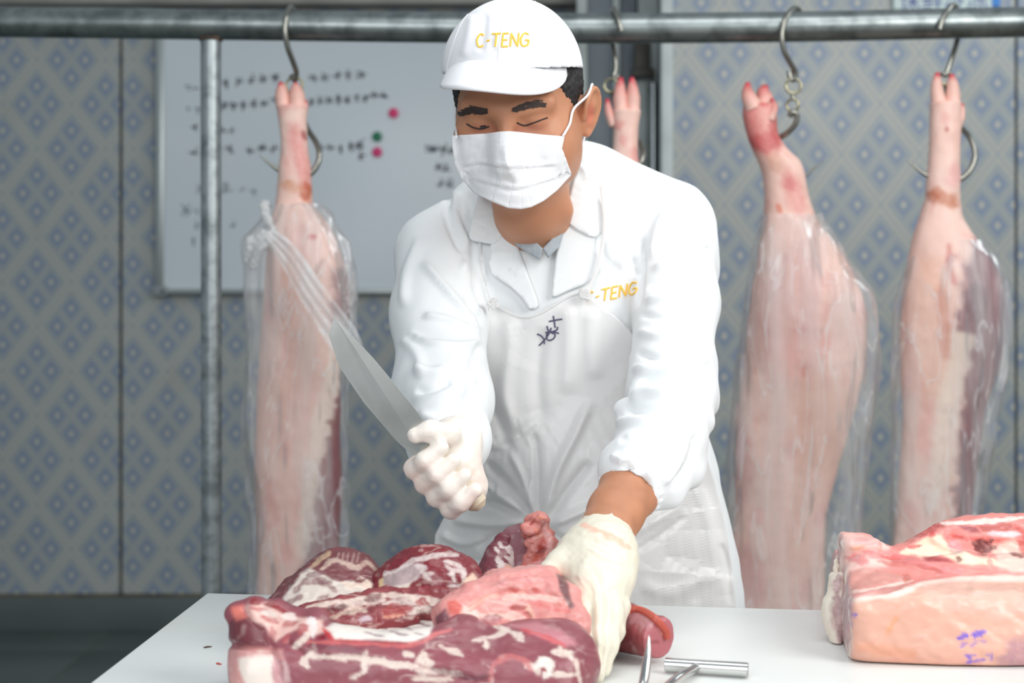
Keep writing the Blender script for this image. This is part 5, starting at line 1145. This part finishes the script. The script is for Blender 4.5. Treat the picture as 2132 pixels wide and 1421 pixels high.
    k = sstep(0.2, .8, noise(np.c_[xy[:, 0]*.02+xy[:, 1]*.05, xy[:, 1]*.16-xy[:, 0]*.04, xy[:, 0]*0], 1.0, 9))*(xy[:, 1] > 1335)*(xy[:, 0] > 900); c = c*(1-.14*k[:, None])+lin(200, 150, 150)*.14*k[:, None]
    return c
meat('front_slab', slab, (-.30, 1.30, .842), (.11, 1.66, .965), .0019, sh_front, lin(150, 82, 92), pt_front, .0014, (30, 40, 40), 3, lin(122, 60, 70), grain=.0003, veins=((26, 40, 60), .55),
     folds=[([(472, 1340), (500, 1344), (530, 1348), (575, 1352)], 6, -.007), ([(556, 1310), (566, 1345), (580, 1380), (584, 1421)], 5, -.004), ([(504, 1260), (530, 1290), (552, 1304)], 5, -.004), ([(596, 1330), (612, 1346), (640, 1362)], 5, -.003), ([(640, 1362), (700, 1368), (781, 1371), (820, 1384)], 6, -.0016), ([(868, 1399), (963, 1404)], 6, .002), ([(900, 1392), (990, 1412)], 7, -.003), ([(839, 1285), (895, 1303)], 3, -.001), ([(826, 1298), (858, 1310)], 3, -.001), ([(1088, 1311), (1176, 1344)], 5, .0018)])
def sh_loin(s):
    s.chain([P(935, 1282, 1.425), P(985, 1262, 1.445), P(1050, 1246, 1.47), P(1110, 1240, 1.48), P(1164, 1256, 1.47)], [.017, .024, .029, .031, .024], .012)
    s.chain([P(960, 1310, 1.42), P(1050, 1296, 1.44), P(1150, 1290, 1.45), P(1190, 1300, 1.44)], [.02, .026, .028, .02], .018)
    s.cone(P(1040, 1226, 1.50), P(1135, 1222, 1.51), .022, .022, .015)
def pt_loin(V, c):
    xy = PXY(V); R = lambda poly, soft, col, st, wob=3, sd=0: region(V, poly, soft, col, st, c, xy, wob, sd, 70)
    for p, w_, cc in (([(960, 1276), (1010, 1246), (1035, 1238)], 3, lin(240, 176, 160)), ([(1010, 1256), (1090, 1262)], 6, lin(236, 178, 170)), ([(1050, 1244), (1120, 1240), (1170, 1258)], 4, lin(242, 196, 184)), ([(1000, 1283), (1042, 1280), (1090, 1295)], 3, lin(240, 206, 192)), ([(1095, 1262), (1110, 1285)], 4, lin(240, 190, 170)), ([(1060, 1275), (1095, 1292)], 4, lin(238, 196, 186)), ([(1130, 1250), (1160, 1262)], 3, lin(240, 200, 188)), ([(1140, 1290), (1175, 1300)], 8, lin(240, 170, 140)), ([(985, 1272), (990, 1285)], 4, FAT), ([(968, 1262), (972, 1280)], 4, FAT)):
        shade(V, [(p, w_, 5, cc, .85)], c, xy)
    shade(V, [([(1060, 1226), (1078, 1229)], 3, 4, lin(178, 60, 58), .85), ([(1108, 1226), (1122, 1229)], 3, 4, lin(186, 70, 66), .8), ([(1060, 1265), (1095, 1264)], 3, 4, lin(170, 66, 66), .8), ([(1092, 1270), (1106, 1288)], 3, 4, lin(176, 70, 70), .7), ([(1120, 1255), (1180, 1268)], 5, 7, lin(206, 96, 92), .7), ([(1000, 1292), (1045, 1288)], 7, 4, lin(150, 90, 100), .75), ([(940, 1308), (1000, 1306)], 3, 4, lin(196, 60, 58), .75), ([(1036, 1210), (1050, 1218)], 1, 3, lin(190, 110, 120), .6), ([(1095, 1200), (1106, 1212)], 1, 3, lin(190, 110, 116), .6)], c, xy)
    R([(930, 1250), (950, 1247), (962, 1262), (952, 1282), (934, 1278)], 4, lin(206, 98, 88), .95, 2, 2); R([(906, 1284), (926, 1266), (936, 1284), (930, 1302), (908, 1304)], 4, lin(112, 60, 74), .9, 3, 3)
    R([(1160, 1192), (1176, 1200), (1196, 1262), (1186, 1268), (1166, 1230)], 4, lin(104, 66, 68), .92, 2, 4)
    return c
meat('loin_flap', slab, *bb([P(935, 1282, 1.425), P(1190, 1320, 1.43), P(1100, 1200, 1.53)], .05), .0017, sh_loin, lin(220, 152, 146), pt_loin, .0024, (45, 60, 60), 8, lin(214, 124, 122), veins=((22, 40, 80), .5),
     folds=[([(1030, 1236), (1058, 1228), (1080, 1231), (1108, 1229), (1140, 1232), (1168, 1244)], 4, -.006), ([(1020, 1226), (1060, 1214), (1120, 1212), (1160, 1222)], 9, .003), ([(1010, 1254), (1100, 1264)], 6, .002), ([(1060, 1266), (1100, 1266)], 4, -.003), ([(960, 1276), (1010, 1248), (1035, 1240)], 5, .002), ([(1040, 1240), (1120, 1240), (1175, 1258)], 5, .002), ([(1092, 1268), (1108, 1290)], 4, -.0025)])
def sh_rl(s):
    s.ell(P(712, 1200, 1.625), (.042, .040, .033), 0); s.ell(P(660, 1232, 1.60), (.040, .045, .026), .02); s.ell(P(620, 1262, 1.57), (.034, .05, .018), .02); s.ell(P(735, 1250, 1.60), (.05, .05, .03), .02)
def pt_rl(V, c):
    xy = PXY(V); R = lambda poly, soft, col, st, wob=3, sd=0: region(V, poly, soft, col, st, c, xy, wob, sd, 80)
    R([(580, 1275), (598, 1235), (628, 1192), (645, 1178), (690, 1206), (735, 1212), (775, 1220), (790, 1232), (720, 1236), (650, 1275), (600, 1290)], 5, lin(214, 204, 194), .93, 7, 1)
    for p in ([(612, 1232), (640, 1205)], [(640, 1216), (665, 1210), (700, 1228)], [(640, 1198), (680, 1190)], [(660, 1206), (690, 1212)], [(660, 1252), (682, 1240)], [(596, 1258), (625, 1240)], [(640, 1262), (690, 1258)]): shade(V, [(p, 3, 4, lin(126, 84, 88), .8)], c, xy)
    shade(V, [([(668, 1183), (695, 1167), (715, 1170), (741, 1180), (763, 1172), (782, 1184)], 3, 4, lin(196, 170, 156), .9), ([(650, 1182), (672, 1160), (686, 1150)], 2.5, 4, lin(200, 170, 140), .8)], c, xy)
    for x in (706, 716, 727, 738, 748): shade(V, [([(x, 1150), (x-6, 1168)], .8, 2, lin(176, 150, 142), .6)], c, xy)
    shade(V, [([(715, 1218), (760, 1217), (785, 1226)], 6, 4, lin(228, 206, 190), .9)], c, xy)
    return c
meat('rear_muscle', slab, *bb([P(600, 1275, 1.53), P(760, 1275, 1.56), P(712, 1150, 1.67)], .045), .0018, sh_rl, lin(122, 66, 70), pt_rl, .002, (40, 40, 70), 15, lin(96, 50, 56), veins=((20, 30, 70), .4))
def sh_rc(s):
    s.ell(P(880, 1205, 1.605), (.045, .045, .036), 0); s.ell(P(925, 1208, 1.60), (.042, .045, .033), .02); s.ell(P(830, 1222, 1.60), (.035, .045, .022), .02); s.chain([P(838, 1190, 1.62), P(868, 1165, 1.625), P(875, 1152, 1.625)], [.010, .0085, .007], .01)
    s.ell(P(978, 1226, 1.57), (.018, .03, .016), .012)
def pt_rc(V, c):
    xy = PXY(V); R = lambda poly, soft, col, st, wob=3, sd=0: region(V, poly, soft, col, st, c, xy, wob, sd, 80)
    R([(796, 1204), (838, 1176), (880, 1172), (886, 1184), (868, 1205), (824, 1228), (798, 1224)], 3, lin(178, 160, 160), .93, 3, 1); R([(806, 1226), (850, 1212), (868, 1200), (850, 1222), (820, 1230)], 3, lin(216, 206, 192), .9, 3, 2)
    R([(788, 1206), (796, 1204), (800, 1226), (790, 1228)], 3, lin(206, 180, 140), .9, 2, 3)
    R([(962, 1206), (984, 1192), (1006, 1212), (988, 1232), (960, 1232)], 4, lin(242, 206, 184), .95, 3, 4)
    for p in ([(832, 1184), (858, 1166), (896, 1158), (930, 1152), (955, 1154)], [(926, 1166), (946, 1172), (964, 1186), (966, 1206)], [(934, 1196), (950, 1188), (962, 1192)], [(928, 1176), (940, 1190), (946, 1208)], [(880, 1200), (898, 1206)], [(882, 1198), (902, 1192)], [(934, 1224), (966, 1218)], [(866, 1176), (884, 1182), (880, 1192)], [(800, 1196), (830, 1184)]): shade(V, [(p, 2.2, 4, lin(220, 206, 202), .85)], c, xy)
    for x, y in ((875, 1222), (893, 1226), (905, 1238), (885, 1246), (868, 1232)): shade(V, [([(x, y), (x+5, y+2)], 1, 2, lin(220, 180, 180), .6)], c, xy)
    return c
meat('rear_muscle', slab, *bb([P(800, 1240, 1.57), P(985, 1240, 1.56), P(880, 1150, 1.66)], .045), .0018, sh_rc, lin(132, 40, 50), pt_rc, .002, (50, 50, 50), 25, lin(104, 32, 42), veins=((30, 40, 60), .35))
def sh_rd(s):
    s.chain([P(640, 1290, 1.52), P(720, 1278, 1.545), P(800, 1268, 1.56), P(880, 1262, 1.56), P(940, 1258, 1.55)], [.018, .022, .024, .024, .018], .01); s.chain([P(700, 1306, 1.49), P(780, 1295, 1.505), P(850, 1284, 1.52)], [.014, .015, .013], .012)
def pt_rd(V, c):
    xy = PXY(V)
    for p, w_, cc in (([(640, 1262), (720, 1250), (800, 1240), (860, 1242), (920, 1252)], 3, FAT), ([(700, 1262), (740, 1255), (800, 1250)], 4, lin(214, 196, 186)), ([(716, 1276), (740, 1268), (762, 1272)], 3, lin(220, 196, 180)), ([(800, 1258), (860, 1250), (930, 1262)], 4, lin(224, 206, 198)), ([(846, 1236), (866, 1248), (900, 1256)], 2.5, FAT), ([(690, 1286), (712, 1276)], 2, lin(230, 200, 180)), ([(752, 1290), (770, 1284)], 3, lin(206, 190, 200)), ([(850, 1272), (900, 1268)], 4, lin(228, 216, 206)), ([(800, 1284), (840, 1276)], 2, lin(226, 160, 136))): shade(V, [(p, w_, 4, cc, .88)], c, xy)
    shade(V, [([(870, 1250), (890, 1256)], 4, 4, lin(160, 50, 54), .85), ([(800, 1272), (840, 1268), (846, 1260)], 7, 5, lin(164, 66, 66), .8), ([(680, 1268), (720, 1262)], 4, 5, lin(92, 40, 44), .8), ([(760, 1246), (790, 1238)], 5, 5, lin(104, 46, 50), .8)], c, xy)
    return c
meat('rib_edge', slab, *bb([P(640, 1300, 1.48), P(940, 1290, 1.48), P(800, 1255, 1.59)], .04), .0018, sh_rd, lin(146, 66, 70), pt_rd, .0028, (60, 60, 60), 35, lin(116, 50, 58), veins=((24, 40, 90), .6))

# upright cut behind the forequarter
nk = thing('pork_neck_cut', 'upright red neck cut standing against the apron behind the big pork piece', 'meat')
def sh_l(s): s.chain([P(1046, 1128, 1.70), P(1040, 1160, 1.69), P(1030, 1230, 1.67), P(1035, 1300, 1.66)], [.012, .020, .028, .03], .01, 'u', ((0, 1, 0), .9))
def pt_l(V, c):
    xy = PXY(V)
    for p, w_ in (([(1040, 1128), (1046, 1140)], 3), ([(1052, 1138), (1066, 1150), (1062, 1160)], 6), ([(1052, 1156), (1068, 1168), (1080, 1178)], 4), ([(1036, 1160), (1042, 1175), (1036, 1185)], 4), ([(1040, 1172), (1056, 1180), (1066, 1188)], 8), ([(1030, 1142), (1036, 1150)], 2)): shade(V, [(p, w_, 3, lin(222, 210, 206), .9)], c, xy)
    return shade(V, [([(1054, 1176), (1062, 1186)], 4, 4, lin(240, 180, 150), .8)], c, xy)
meat('side_lobe', nk, *bb([P(1046, 1128, 1.70), P(1035, 1300, 1.66)], .05), .0018, sh_l, lin(128, 66, 78), pt_l, .0016, (60, 60, 60), 41, lin(108, 52, 62))
def sh_s(s):
    s.ell(P(1088, 1150, 1.71), (.0275, .016, .046), 0); s.chain([P(1094, 1170, 1.70), P(1098, 1290, 1.68)], [.026, .032], .015); s.chain([P(1066, 1120, 1.705), P(1058, 1160, 1.70), P(1052, 1200, 1.69)], [.006, .010, .012], .012)
    a_ = P(1085, 1094, 1.71); n_ = np.array([-.18, -.25, 1.0]); s.put(np.broadcast_to((s.X-a_[0])*n_[0]+(s.Y-a_[1])*n_[1]+(s.Z-a_[2])*n_[2], s.f.shape), .004, 'i')
meat('muscle_face', nk, *bb([P(1088, 1096, 1.71), P(1096, 1290, 1.68)], .05), .0018, sh_s, lin(140, 92, 100), lambda V, c: shade(V, [([(1092, 1112), (1098, 1116)], 4, 4, lin(214, 120, 100), .8), ([(1080, 1090), (1090, 1090)], 4, 5, lin(110, 50, 56), .8), ([(1094, 1112), (1100, 1114)], 1.5, 2, WHT, .8)], c), .001, (80, 80, 20), 43, lin(126, 80, 90))
def sh_r(s):
    s.chain([P(1118, 1088, 1.695), P(1126, 1118, 1.69), P(1134, 1158, 1.68), P(1132, 1210, 1.67), P(1120, 1290, 1.66)], [.013, .0165, .018, .022, .024], .01)
    for x_, y_, r_ in ((1128, 1080, .008), (1108, 1100, .009), (1112, 1130, .009), (1146, 1130, .009), (1112, 1160, .011), (1150, 1160, .009), (1122, 1145, .010), (1106, 1180, .011), (1126, 1184, .011)): s.ell(P(x_, y_, 1.675), (r_*1.3, r_, r_*.8), .005)
def pt_r(V, c):
    xy = PXY(V)
    for p, w_, cc in (([(1126, 1082), (1138, 1110), (1148, 1140), (1152, 1165)], 4, lin(226, 176, 172)), ([(1122, 1078), (1134, 1076)], 4, lin(220, 140, 116)), ([(1112, 1104), (1122, 1112)], 4, lin(222, 130, 110)), ([(1128, 1112), (1124, 1118)], 3, lin(232, 186, 170)), ([(1120, 1140), (1138, 1130)], 4, lin(176, 66, 60)), ([(1118, 1150), (1136, 1145)], 3, lin(130, 40, 40)), ([(1108, 1162), (1130, 1158)], 5, lin(190, 86, 70)), ([(1104, 1090), (1112, 1082)], 5, lin(166, 66, 62)), ([(1090, 1178), (1100, 1174)], 6, lin(196, 96, 90)), ([(1104, 1182), (1112, 1178)], 4, WHT), ([(1120, 1182), (1128, 1178), (1130, 1188)], 3, WHT), ([(1112, 1170), (1140, 1170)], 3, lin(220, 150, 150))): shade(V, [(p, w_, 3, cc, .88)], c, xy)
    return c
meat('fatty_edge', nk, *bb([P(1116, 1086, 1.70), P(1120, 1290, 1.67)], .045), .0016, sh_r, lin(216, 144, 136), pt_r, .0042, (75, 75, 75), 47, lin(190, 92, 84))

# tenderloin at the right
tl = thing('pork_tenderloin', 'short round tenderloin piece lying beside the gloved fingers', 'meat')
ta, tb_ = PZ(1235, 1290, .877), PZ(1362, 1326, .878); tdir = (tb_-ta)/np.linalg.norm(tb_-ta)
def sh_t(s):
    s.chain([ta, (ta+tb_)/2+np.array([0, 0, .002]), tb_+tdir*.03], [.026, .027, .0185], .01)
    d = (s.X-tb_[0])*tdir[0]+(s.Y-tb_[1])*tdir[1]+(s.Z-tb_[2])*tdir[2]; s.put(np.broadcast_to(d-.010, s.f.shape), .003, 'i')
def pt_t(V, c):
    k = sstep(.006, .009, (V-tb_)@tdir)[:, None]; c = c*(1-k)+lin(176, 100, 106)*k
    xy = PXY(V); shade(V, [([(1300, 1290), (1330, 1284), (1352, 1300)], 10, 10, lin(190, 146, 150), .55), ([(1372, 1300), (1390, 1324)], 5, 5, lin(230, 160, 146), .8), ([(1348, 1338), (1370, 1336)], 2, 4, lin(120, 50, 58), .6), ([(1270, 1310), (1330, 1350)], 8, 10, lin(120, 56, 60), .6)], c, xy); return c
meat('muscle', tl, *bb([ta, tb_], .06), .0018, sh_t, lin(158, 78, 82), pt_t, .0012, (40, 40, 40), 51, lin(136, 66, 70))
tlb = MB(); 
bvt = bvh_of(*[np.array([v.co for v in tl.children[0].data.vertices]), np.array([list(p.vertices) for p in tl.children[0].data.polygons])])
stroke_on(tlb, bvt, spline([(1284, 1290), (1296, 1279), (1320, 1270), (1345, 1276), (1368, 1292), (1384, 1312), (1388, 1326)], 6), .0042, .001, 8); tlb.build('sinew', mat('red_sinew', lin(186, 84, 70), .4), tl)

# skin-on block on the right
hm = thing('skin_on_pork_leg', 'large skin-on pork leg block with purple stamps on its skin, right end of the table', 'meat')
def sh_h(s):
    rbox(s, (.350, 1.495, .852), (.80, 1.78, .925), .022); s.ell(P(2010, 1310, 1.60), (.20, .115, .052), .03)
    s.chain([P(1806, 1185, 1.60), P(1820, 1240, 1.58), P(1830, 1300, 1.56)], [.018, .026, .034], .03)
    rbox(s, (P(1750, 1112, 1.66)[0], 1.63, .90), (P(1826, 1112, 1.66)[0], 1.70, P(1750, 1116, 1.66)[2]), .009, .012); s.chain([P(1830, 1150, 1.68), P(1860, 1165, 1.68), P(1900, 1190, 1.66)], [.014, .014, .02], .015)
    s.chain([P(1890, 1175, 1.72), P(1980, 1140, 1.73), P(2070, 1130, 1.73), P(2180, 1130, 1.73)], [.025, .034, .037, .036], .02)
    s.chain([P(1880, 1220, 1.60), P(2000, 1210, 1.60), P(2180, 1210, 1.60)], [.026, .030, .030], .02)
    # flat sawn end at the left
    a_ = P(1757, 1190, 1.60); n_ = np.array([-1.0, .15, .03]); n_ /= np.linalg.norm(n_)
    s.put(np.broadcast_to((s.X-a_[0])*n_[0]+(s.Y-a_[1])*n_[1]+(s.Z-a_[2])*n_[2], s.f.shape), .006, 'i')
    s.chain([P(2018, 1132, 1.68), P(2050, 1137, 1.68), P(2072, 1134, 1.68)], [.010, .0125, .008], .004, 's'); s.cone(P(1990, 1163, 1.65), P(2000, 1166, 1.65), .005, .005, .004, 's')
def pt_h(V, c):
    xy = PXY(V); R = lambda poly, soft, col, st, wob=3, sd=0: region(V, poly, soft, col, st, c, xy, wob, sd, 60)
    R([(1740, 1100), (1850, 1125), (1850, 1180), (1740, 1200)], 10, lin(244, 208, 198), .8, 8, 1)
    R([(1746, 1198), (1800, 1180), (1850, 1188), (1893, 1204), (1830, 1219), (1757, 1234)], 5, lin(212, 150, 140), .95, 3, 2); R([(1757, 1238), (1841, 1222), (1916, 1214), (1890, 1226), (1820, 1243), (1760, 1246)], 4, lin(214, 150, 142), .95, 2, 3)
    R([(1876, 1150), (1930, 1114), (1962, 1108), (1976, 1140), (2030, 1155), (2066, 1160), (2100, 1178), (2060, 1178), (2000, 1172), (1960, 1152), (1920, 1162)], 4, lin(246, 224, 196), .95, 4, 4)
    R([(2066, 1140), (2110, 1120), (2140, 1128), (2140, 1190), (2080, 1182)], 6, lin(240, 206, 192), .85, 6, 12)
    R([(1995, 1094), (2034, 1096), (2043, 1109), (2022, 1109)], 3, lin(160, 86, 92), .9, 2, 5); R([(2030, 1086), (2104, 1084), (2114, 1106), (2046, 1106)], 3, lin(190, 104, 98), .92, 2, 6); R([(1912, 1157), (1975, 1160), (1985, 1170), (1930, 1168)], 3, lin(170, 66, 72), .9, 2, 7)
    R([(2110, 1090), (2140, 1110), (2140, 1172), (2122, 1140)], 4, lin(196, 90, 82), .8, 3, 13)
    shade(V, [([(1848, 1129), (1900, 1112), (1960, 1093)], 6, 5, lin(190, 92, 88), .9), ([(1960, 1088), (2030, 1086), (2132, 1078)], 3, 3, lin(246, 226, 216), .9), ([(1760, 1234), (1841, 1220), (1900, 1209)], 1.6, 2, lin(244, 216, 204), .9), ([(1765, 1160), (1800, 1168)], 7, 7, lin(220, 120, 124), .75), ([(1770, 1142), (1800, 1138)], 2, 3, lin(222, 150, 110), .7), ([(1800, 1150), (1870, 1160), (1940, 1178), (2000, 1190)], 5, 6, lin(226, 130, 130), .75), ([(1830, 1168), (1900, 1176), (1960, 1190)], 2, 3, lin(186, 90, 80), .6),
              ([(1780, 1128), (1830, 1130)], 3, 4, lin(226, 150, 150), .6), ([(1890, 1139), (1915, 1136)], 2, 3, lin(196, 70, 80), .8), ([(1935, 1114), (1946, 1112)], 4, 4, lin(206, 70, 70), .8), ([(1976, 1114), (2010, 1120), (2080, 1124)], 3, 4, lin(214, 96, 90), .8), ([(1980, 1134), (2000, 1142)], 8, 6, lin(206, 150, 156), .7), ([(2060, 1110), (2120, 1112)], 4, 4, lin(240, 220, 224), .8), ([(2028, 1134), (2070, 1138)], 10, 5, lin(96, 26, 26), .95), ([(1993, 1163), (2000, 1166)], 4, 4, lin(120, 30, 34), .9), ([(2060, 1164), (2066, 1178)], 3, 4, lin(220, 110, 110), .7), ([(2105, 1152), (2132, 1158)], 3, 3, lin(110, 30, 30), .8), ([(1880, 1198), (1894, 1206)], 4, 4, lin(190, 100, 84), .7)], c, xy)
    skin = [(1762, 1256), (1850, 1246), (1885, 1236), (1920, 1220), (1960, 1212), (2000, 1209), (2160, 1211), (2160, 1440), (1700, 1440), (1752, 1366), (1768, 1310)]
    R([(1760, 1246), (1850, 1236), (1920, 1210), (2000, 1198), (2160, 1196), (2160, 1240), (1900, 1260), (1765, 1275)], 4, lin(240, 220, 208), .95, 2, 8)
    R(skin, 5, lin(224, 172, 152), .97, 2, 9)
    shade(V, [([(1868, 1282), (1848, 1318)], 2, 6, lin(226, 160, 116), .7), ([(1790, 1345), (1900, 1362)], 4, 12, lin(222, 150, 118), .6), ([(1940, 1230), (2132, 1260)], 16, 24, lin(228, 186, 172), .6), ([(1850, 1385), (2060, 1392)], 8, 14, lin(226, 160, 140), .5), ([(2120, 1350), (2132, 1385)], 26, 26, lin(150, 110, 140), .6)], c, xy)
    ink_ = lin(112, 88, 200)
    for p, w_, st in (([(1993, 1330), (2008, 1326), (2018, 1323)], 2.2, .9), ([(2004, 1320), (2018, 1326)], 2, .8), ([(2012, 1318), (2016, 1328)], 1.6, .8), ([(2026, 1314), (2030, 1328)], 2, .85), ([(2022, 1322), (2040, 1316), (2052, 1314)], 2, .8), ([(2034, 1310), (2042, 1326)], 1.6, .8), ([(2044, 1309), (2040, 1318)], 2, .7), ([(2000, 1346), (2008, 1340), (2014, 1338)], 1.5, .6), ([(2022, 1344), (2034, 1336)], 1.2, .5), ([(2040, 1334), (2052, 1338)], 1.2, .4), ([(2008, 1362), (2020, 1370), (2012, 1378)], 1.8, .7), ([(2016, 1368), (2030, 1364)], 1.6, .6), ([(2014, 1378), (2034, 1376), (2052, 1374)], 1.8, .7), ([(2052, 1362), (2064, 1364), (2062, 1372)], 1.8, .65), ([(1774, 1277), (1785, 1279)], 1.6, .9), ([(1769, 1295), (1775, 1300)], 1.2, .6)): shade(V, [(p, w_, 2.5, ink_, st)], c, xy)
    end = sstep(.004, -.002, (V-P(1757, 1190, 1.60))@np.array([1.0, -.15, -.03])-.001)[:, None]
    ec = lin(176, 146, 150)*np.ones((len(V), 1)); k = sstep(-.1, .5, fbm(V, (10, 60, 40), 4, 3))[:, None]; ec = ec*(1-k)+lin(232, 222, 212)*k; c = c*(1-end)+ec*end
    return c
meat('block', hm, (.315, 1.455, .843), (.83, 1.83, .99), .0024, sh_h, lin(226, 146, 138), pt_h, .0024, (40, 40, 60), 61, lin(218, 128, 124), grain=.0004,
     folds=[([(1760, 1234), (1841, 1220), (1900, 1209)], 4, -.0016), ([(1765, 1249), (1850, 1240), (1920, 1214), (2000, 1203), (2132, 1202)], 5, .0025), ([(1800, 1150), (1870, 1160), (1940, 1178)], 5, .002), ([(1830, 1168), (1900, 1176), (1960, 1190)], 4, -.002), ([(1870, 1150), (1930, 1118), (1970, 1140), (2060, 1164)], 7, .003), ([(1868, 1282), (1848, 1318)], 5, -.001), ([(1890, 1139), (1915, 1136)], 3, -.002), ([(1976, 1116), (2020, 1122)], 3, -.002)])
def sh_f(s):
    s.chain([P(1734, 1200, 1.64), P(1733, 1222, 1.63), P(1726, 1245, 1.62), P(1721, 1275, 1.61), P(1730, 1310, 1.60), P(1745, 1345, 1.585)], [.004, .005, .006, .0065, .0065, .006], .006); s.cone(P(1742, 1165, 1.655), P(1741, 1190, 1.65), .003, .004, .004); s.cone(P(1746, 1200, 1.63), P(1750, 1320, 1.60), .006, .008, .01)
meat('end_fat', hm, *bb([P(1720, 1160, 1.67), P(1760, 1360, 1.57)], .03), .0016, sh_f, lin(226, 220, 204), lambda V, c: shade(V, [([(1744, 1200), (1748, 1330)], 5, 6, lin(176, 142, 148), .85), ([(1740, 1250), (1736, 1310)], 3, 5, lin(190, 160, 160), .6)], c), .002, (90, 90, 60), 71, lin(214, 196, 184))

# T-handled hook and scraps on the board
tk = thing('t_handle_hook', 'steel T-handled meat hook lying on the board with its point up', 'hook')
m_bs = mat('brushed_steel', lin(206, 206, 204), 0.22, 1.0)
ha, hb_ = PZ(1385, 1383, .8585), PZ(1558, 1394, .8585); hx_ = (hb_-ha)/np.linalg.norm(hb_-ha)
hmB = MB(); r_ = .0072; hmB.tube([ha+hx_*.006, ha+hx_*.0005, ha, ha+hx_*.0004, hb_-hx_*.0004, hb_, hb_-hx_*.0005, hb_-hx_*.008], [.0054, .0054, .0064, r_, r_, .0064, .0054, .0054], 28, False); hmB.build('handle', m_bs, tk)
for e_, d_ in ((ha, hx_), (hb_, -hx_)): MB().tube([e_+d_*.006, e_+d_*.0065], .0056, 20).build('hollow_end', mat('dark_bore', lin(40, 40, 40), .7), tk)
q0 = PZ(1452, 1388, .8585)
pts = spline([q0, PZ(1420, 1405, .860), PZ(1395, 1424, .8575), PZ(1362, 1456, .8565), PZ(1338, 1484, .8565), P(1325, 1484, 1.318), P(1330, 1456, 1.335), P(1340, 1420, 1.352), P(1346, 1380, 1.364), P(1350, 1348, 1.370), P(1351, 1322, 1.373)], 8); n_ = len(pts)
MB().tube(pts, [.0046 if i < n_*.72 else max(.0007, .0046*(1-((i-n_*.72)/(n_*.28))**1.6)) for i in range(n_)], 14).build('shank', m_bs, tk)
MB().tube([q0-np.array([0, 0, .0]), q0+(pts[3]-q0)*.25], [.0066, .0048], 14).build('weld', mat('grey_weld', lin(130, 130, 128), .5, .8), tk)
for (x0, y0, x1, y1, c_, lb) in ((424, 1347, 441, 1345, (70, 50, 44), 'thin dark meat scrap on the bare left part of the board'), (450, 1380, 461, 1382, (190, 70, 66), 'thin red meat scrap on the board close to the pork')):
    a_, b_ = PZ(x0, y0, ZT+.001), PZ(x1, y1, ZT+.001)
    s_ = MB().tube([a_, a_*.6+b_*.4+np.array([0, .0008, 0]), b_], [.0006, .0011, .0005], 8).build('meat_scrap', mat('meat_scrap_red', lin(*c_), .5)); tag(s_, lb, 'meat scrap', 'meat scraps')
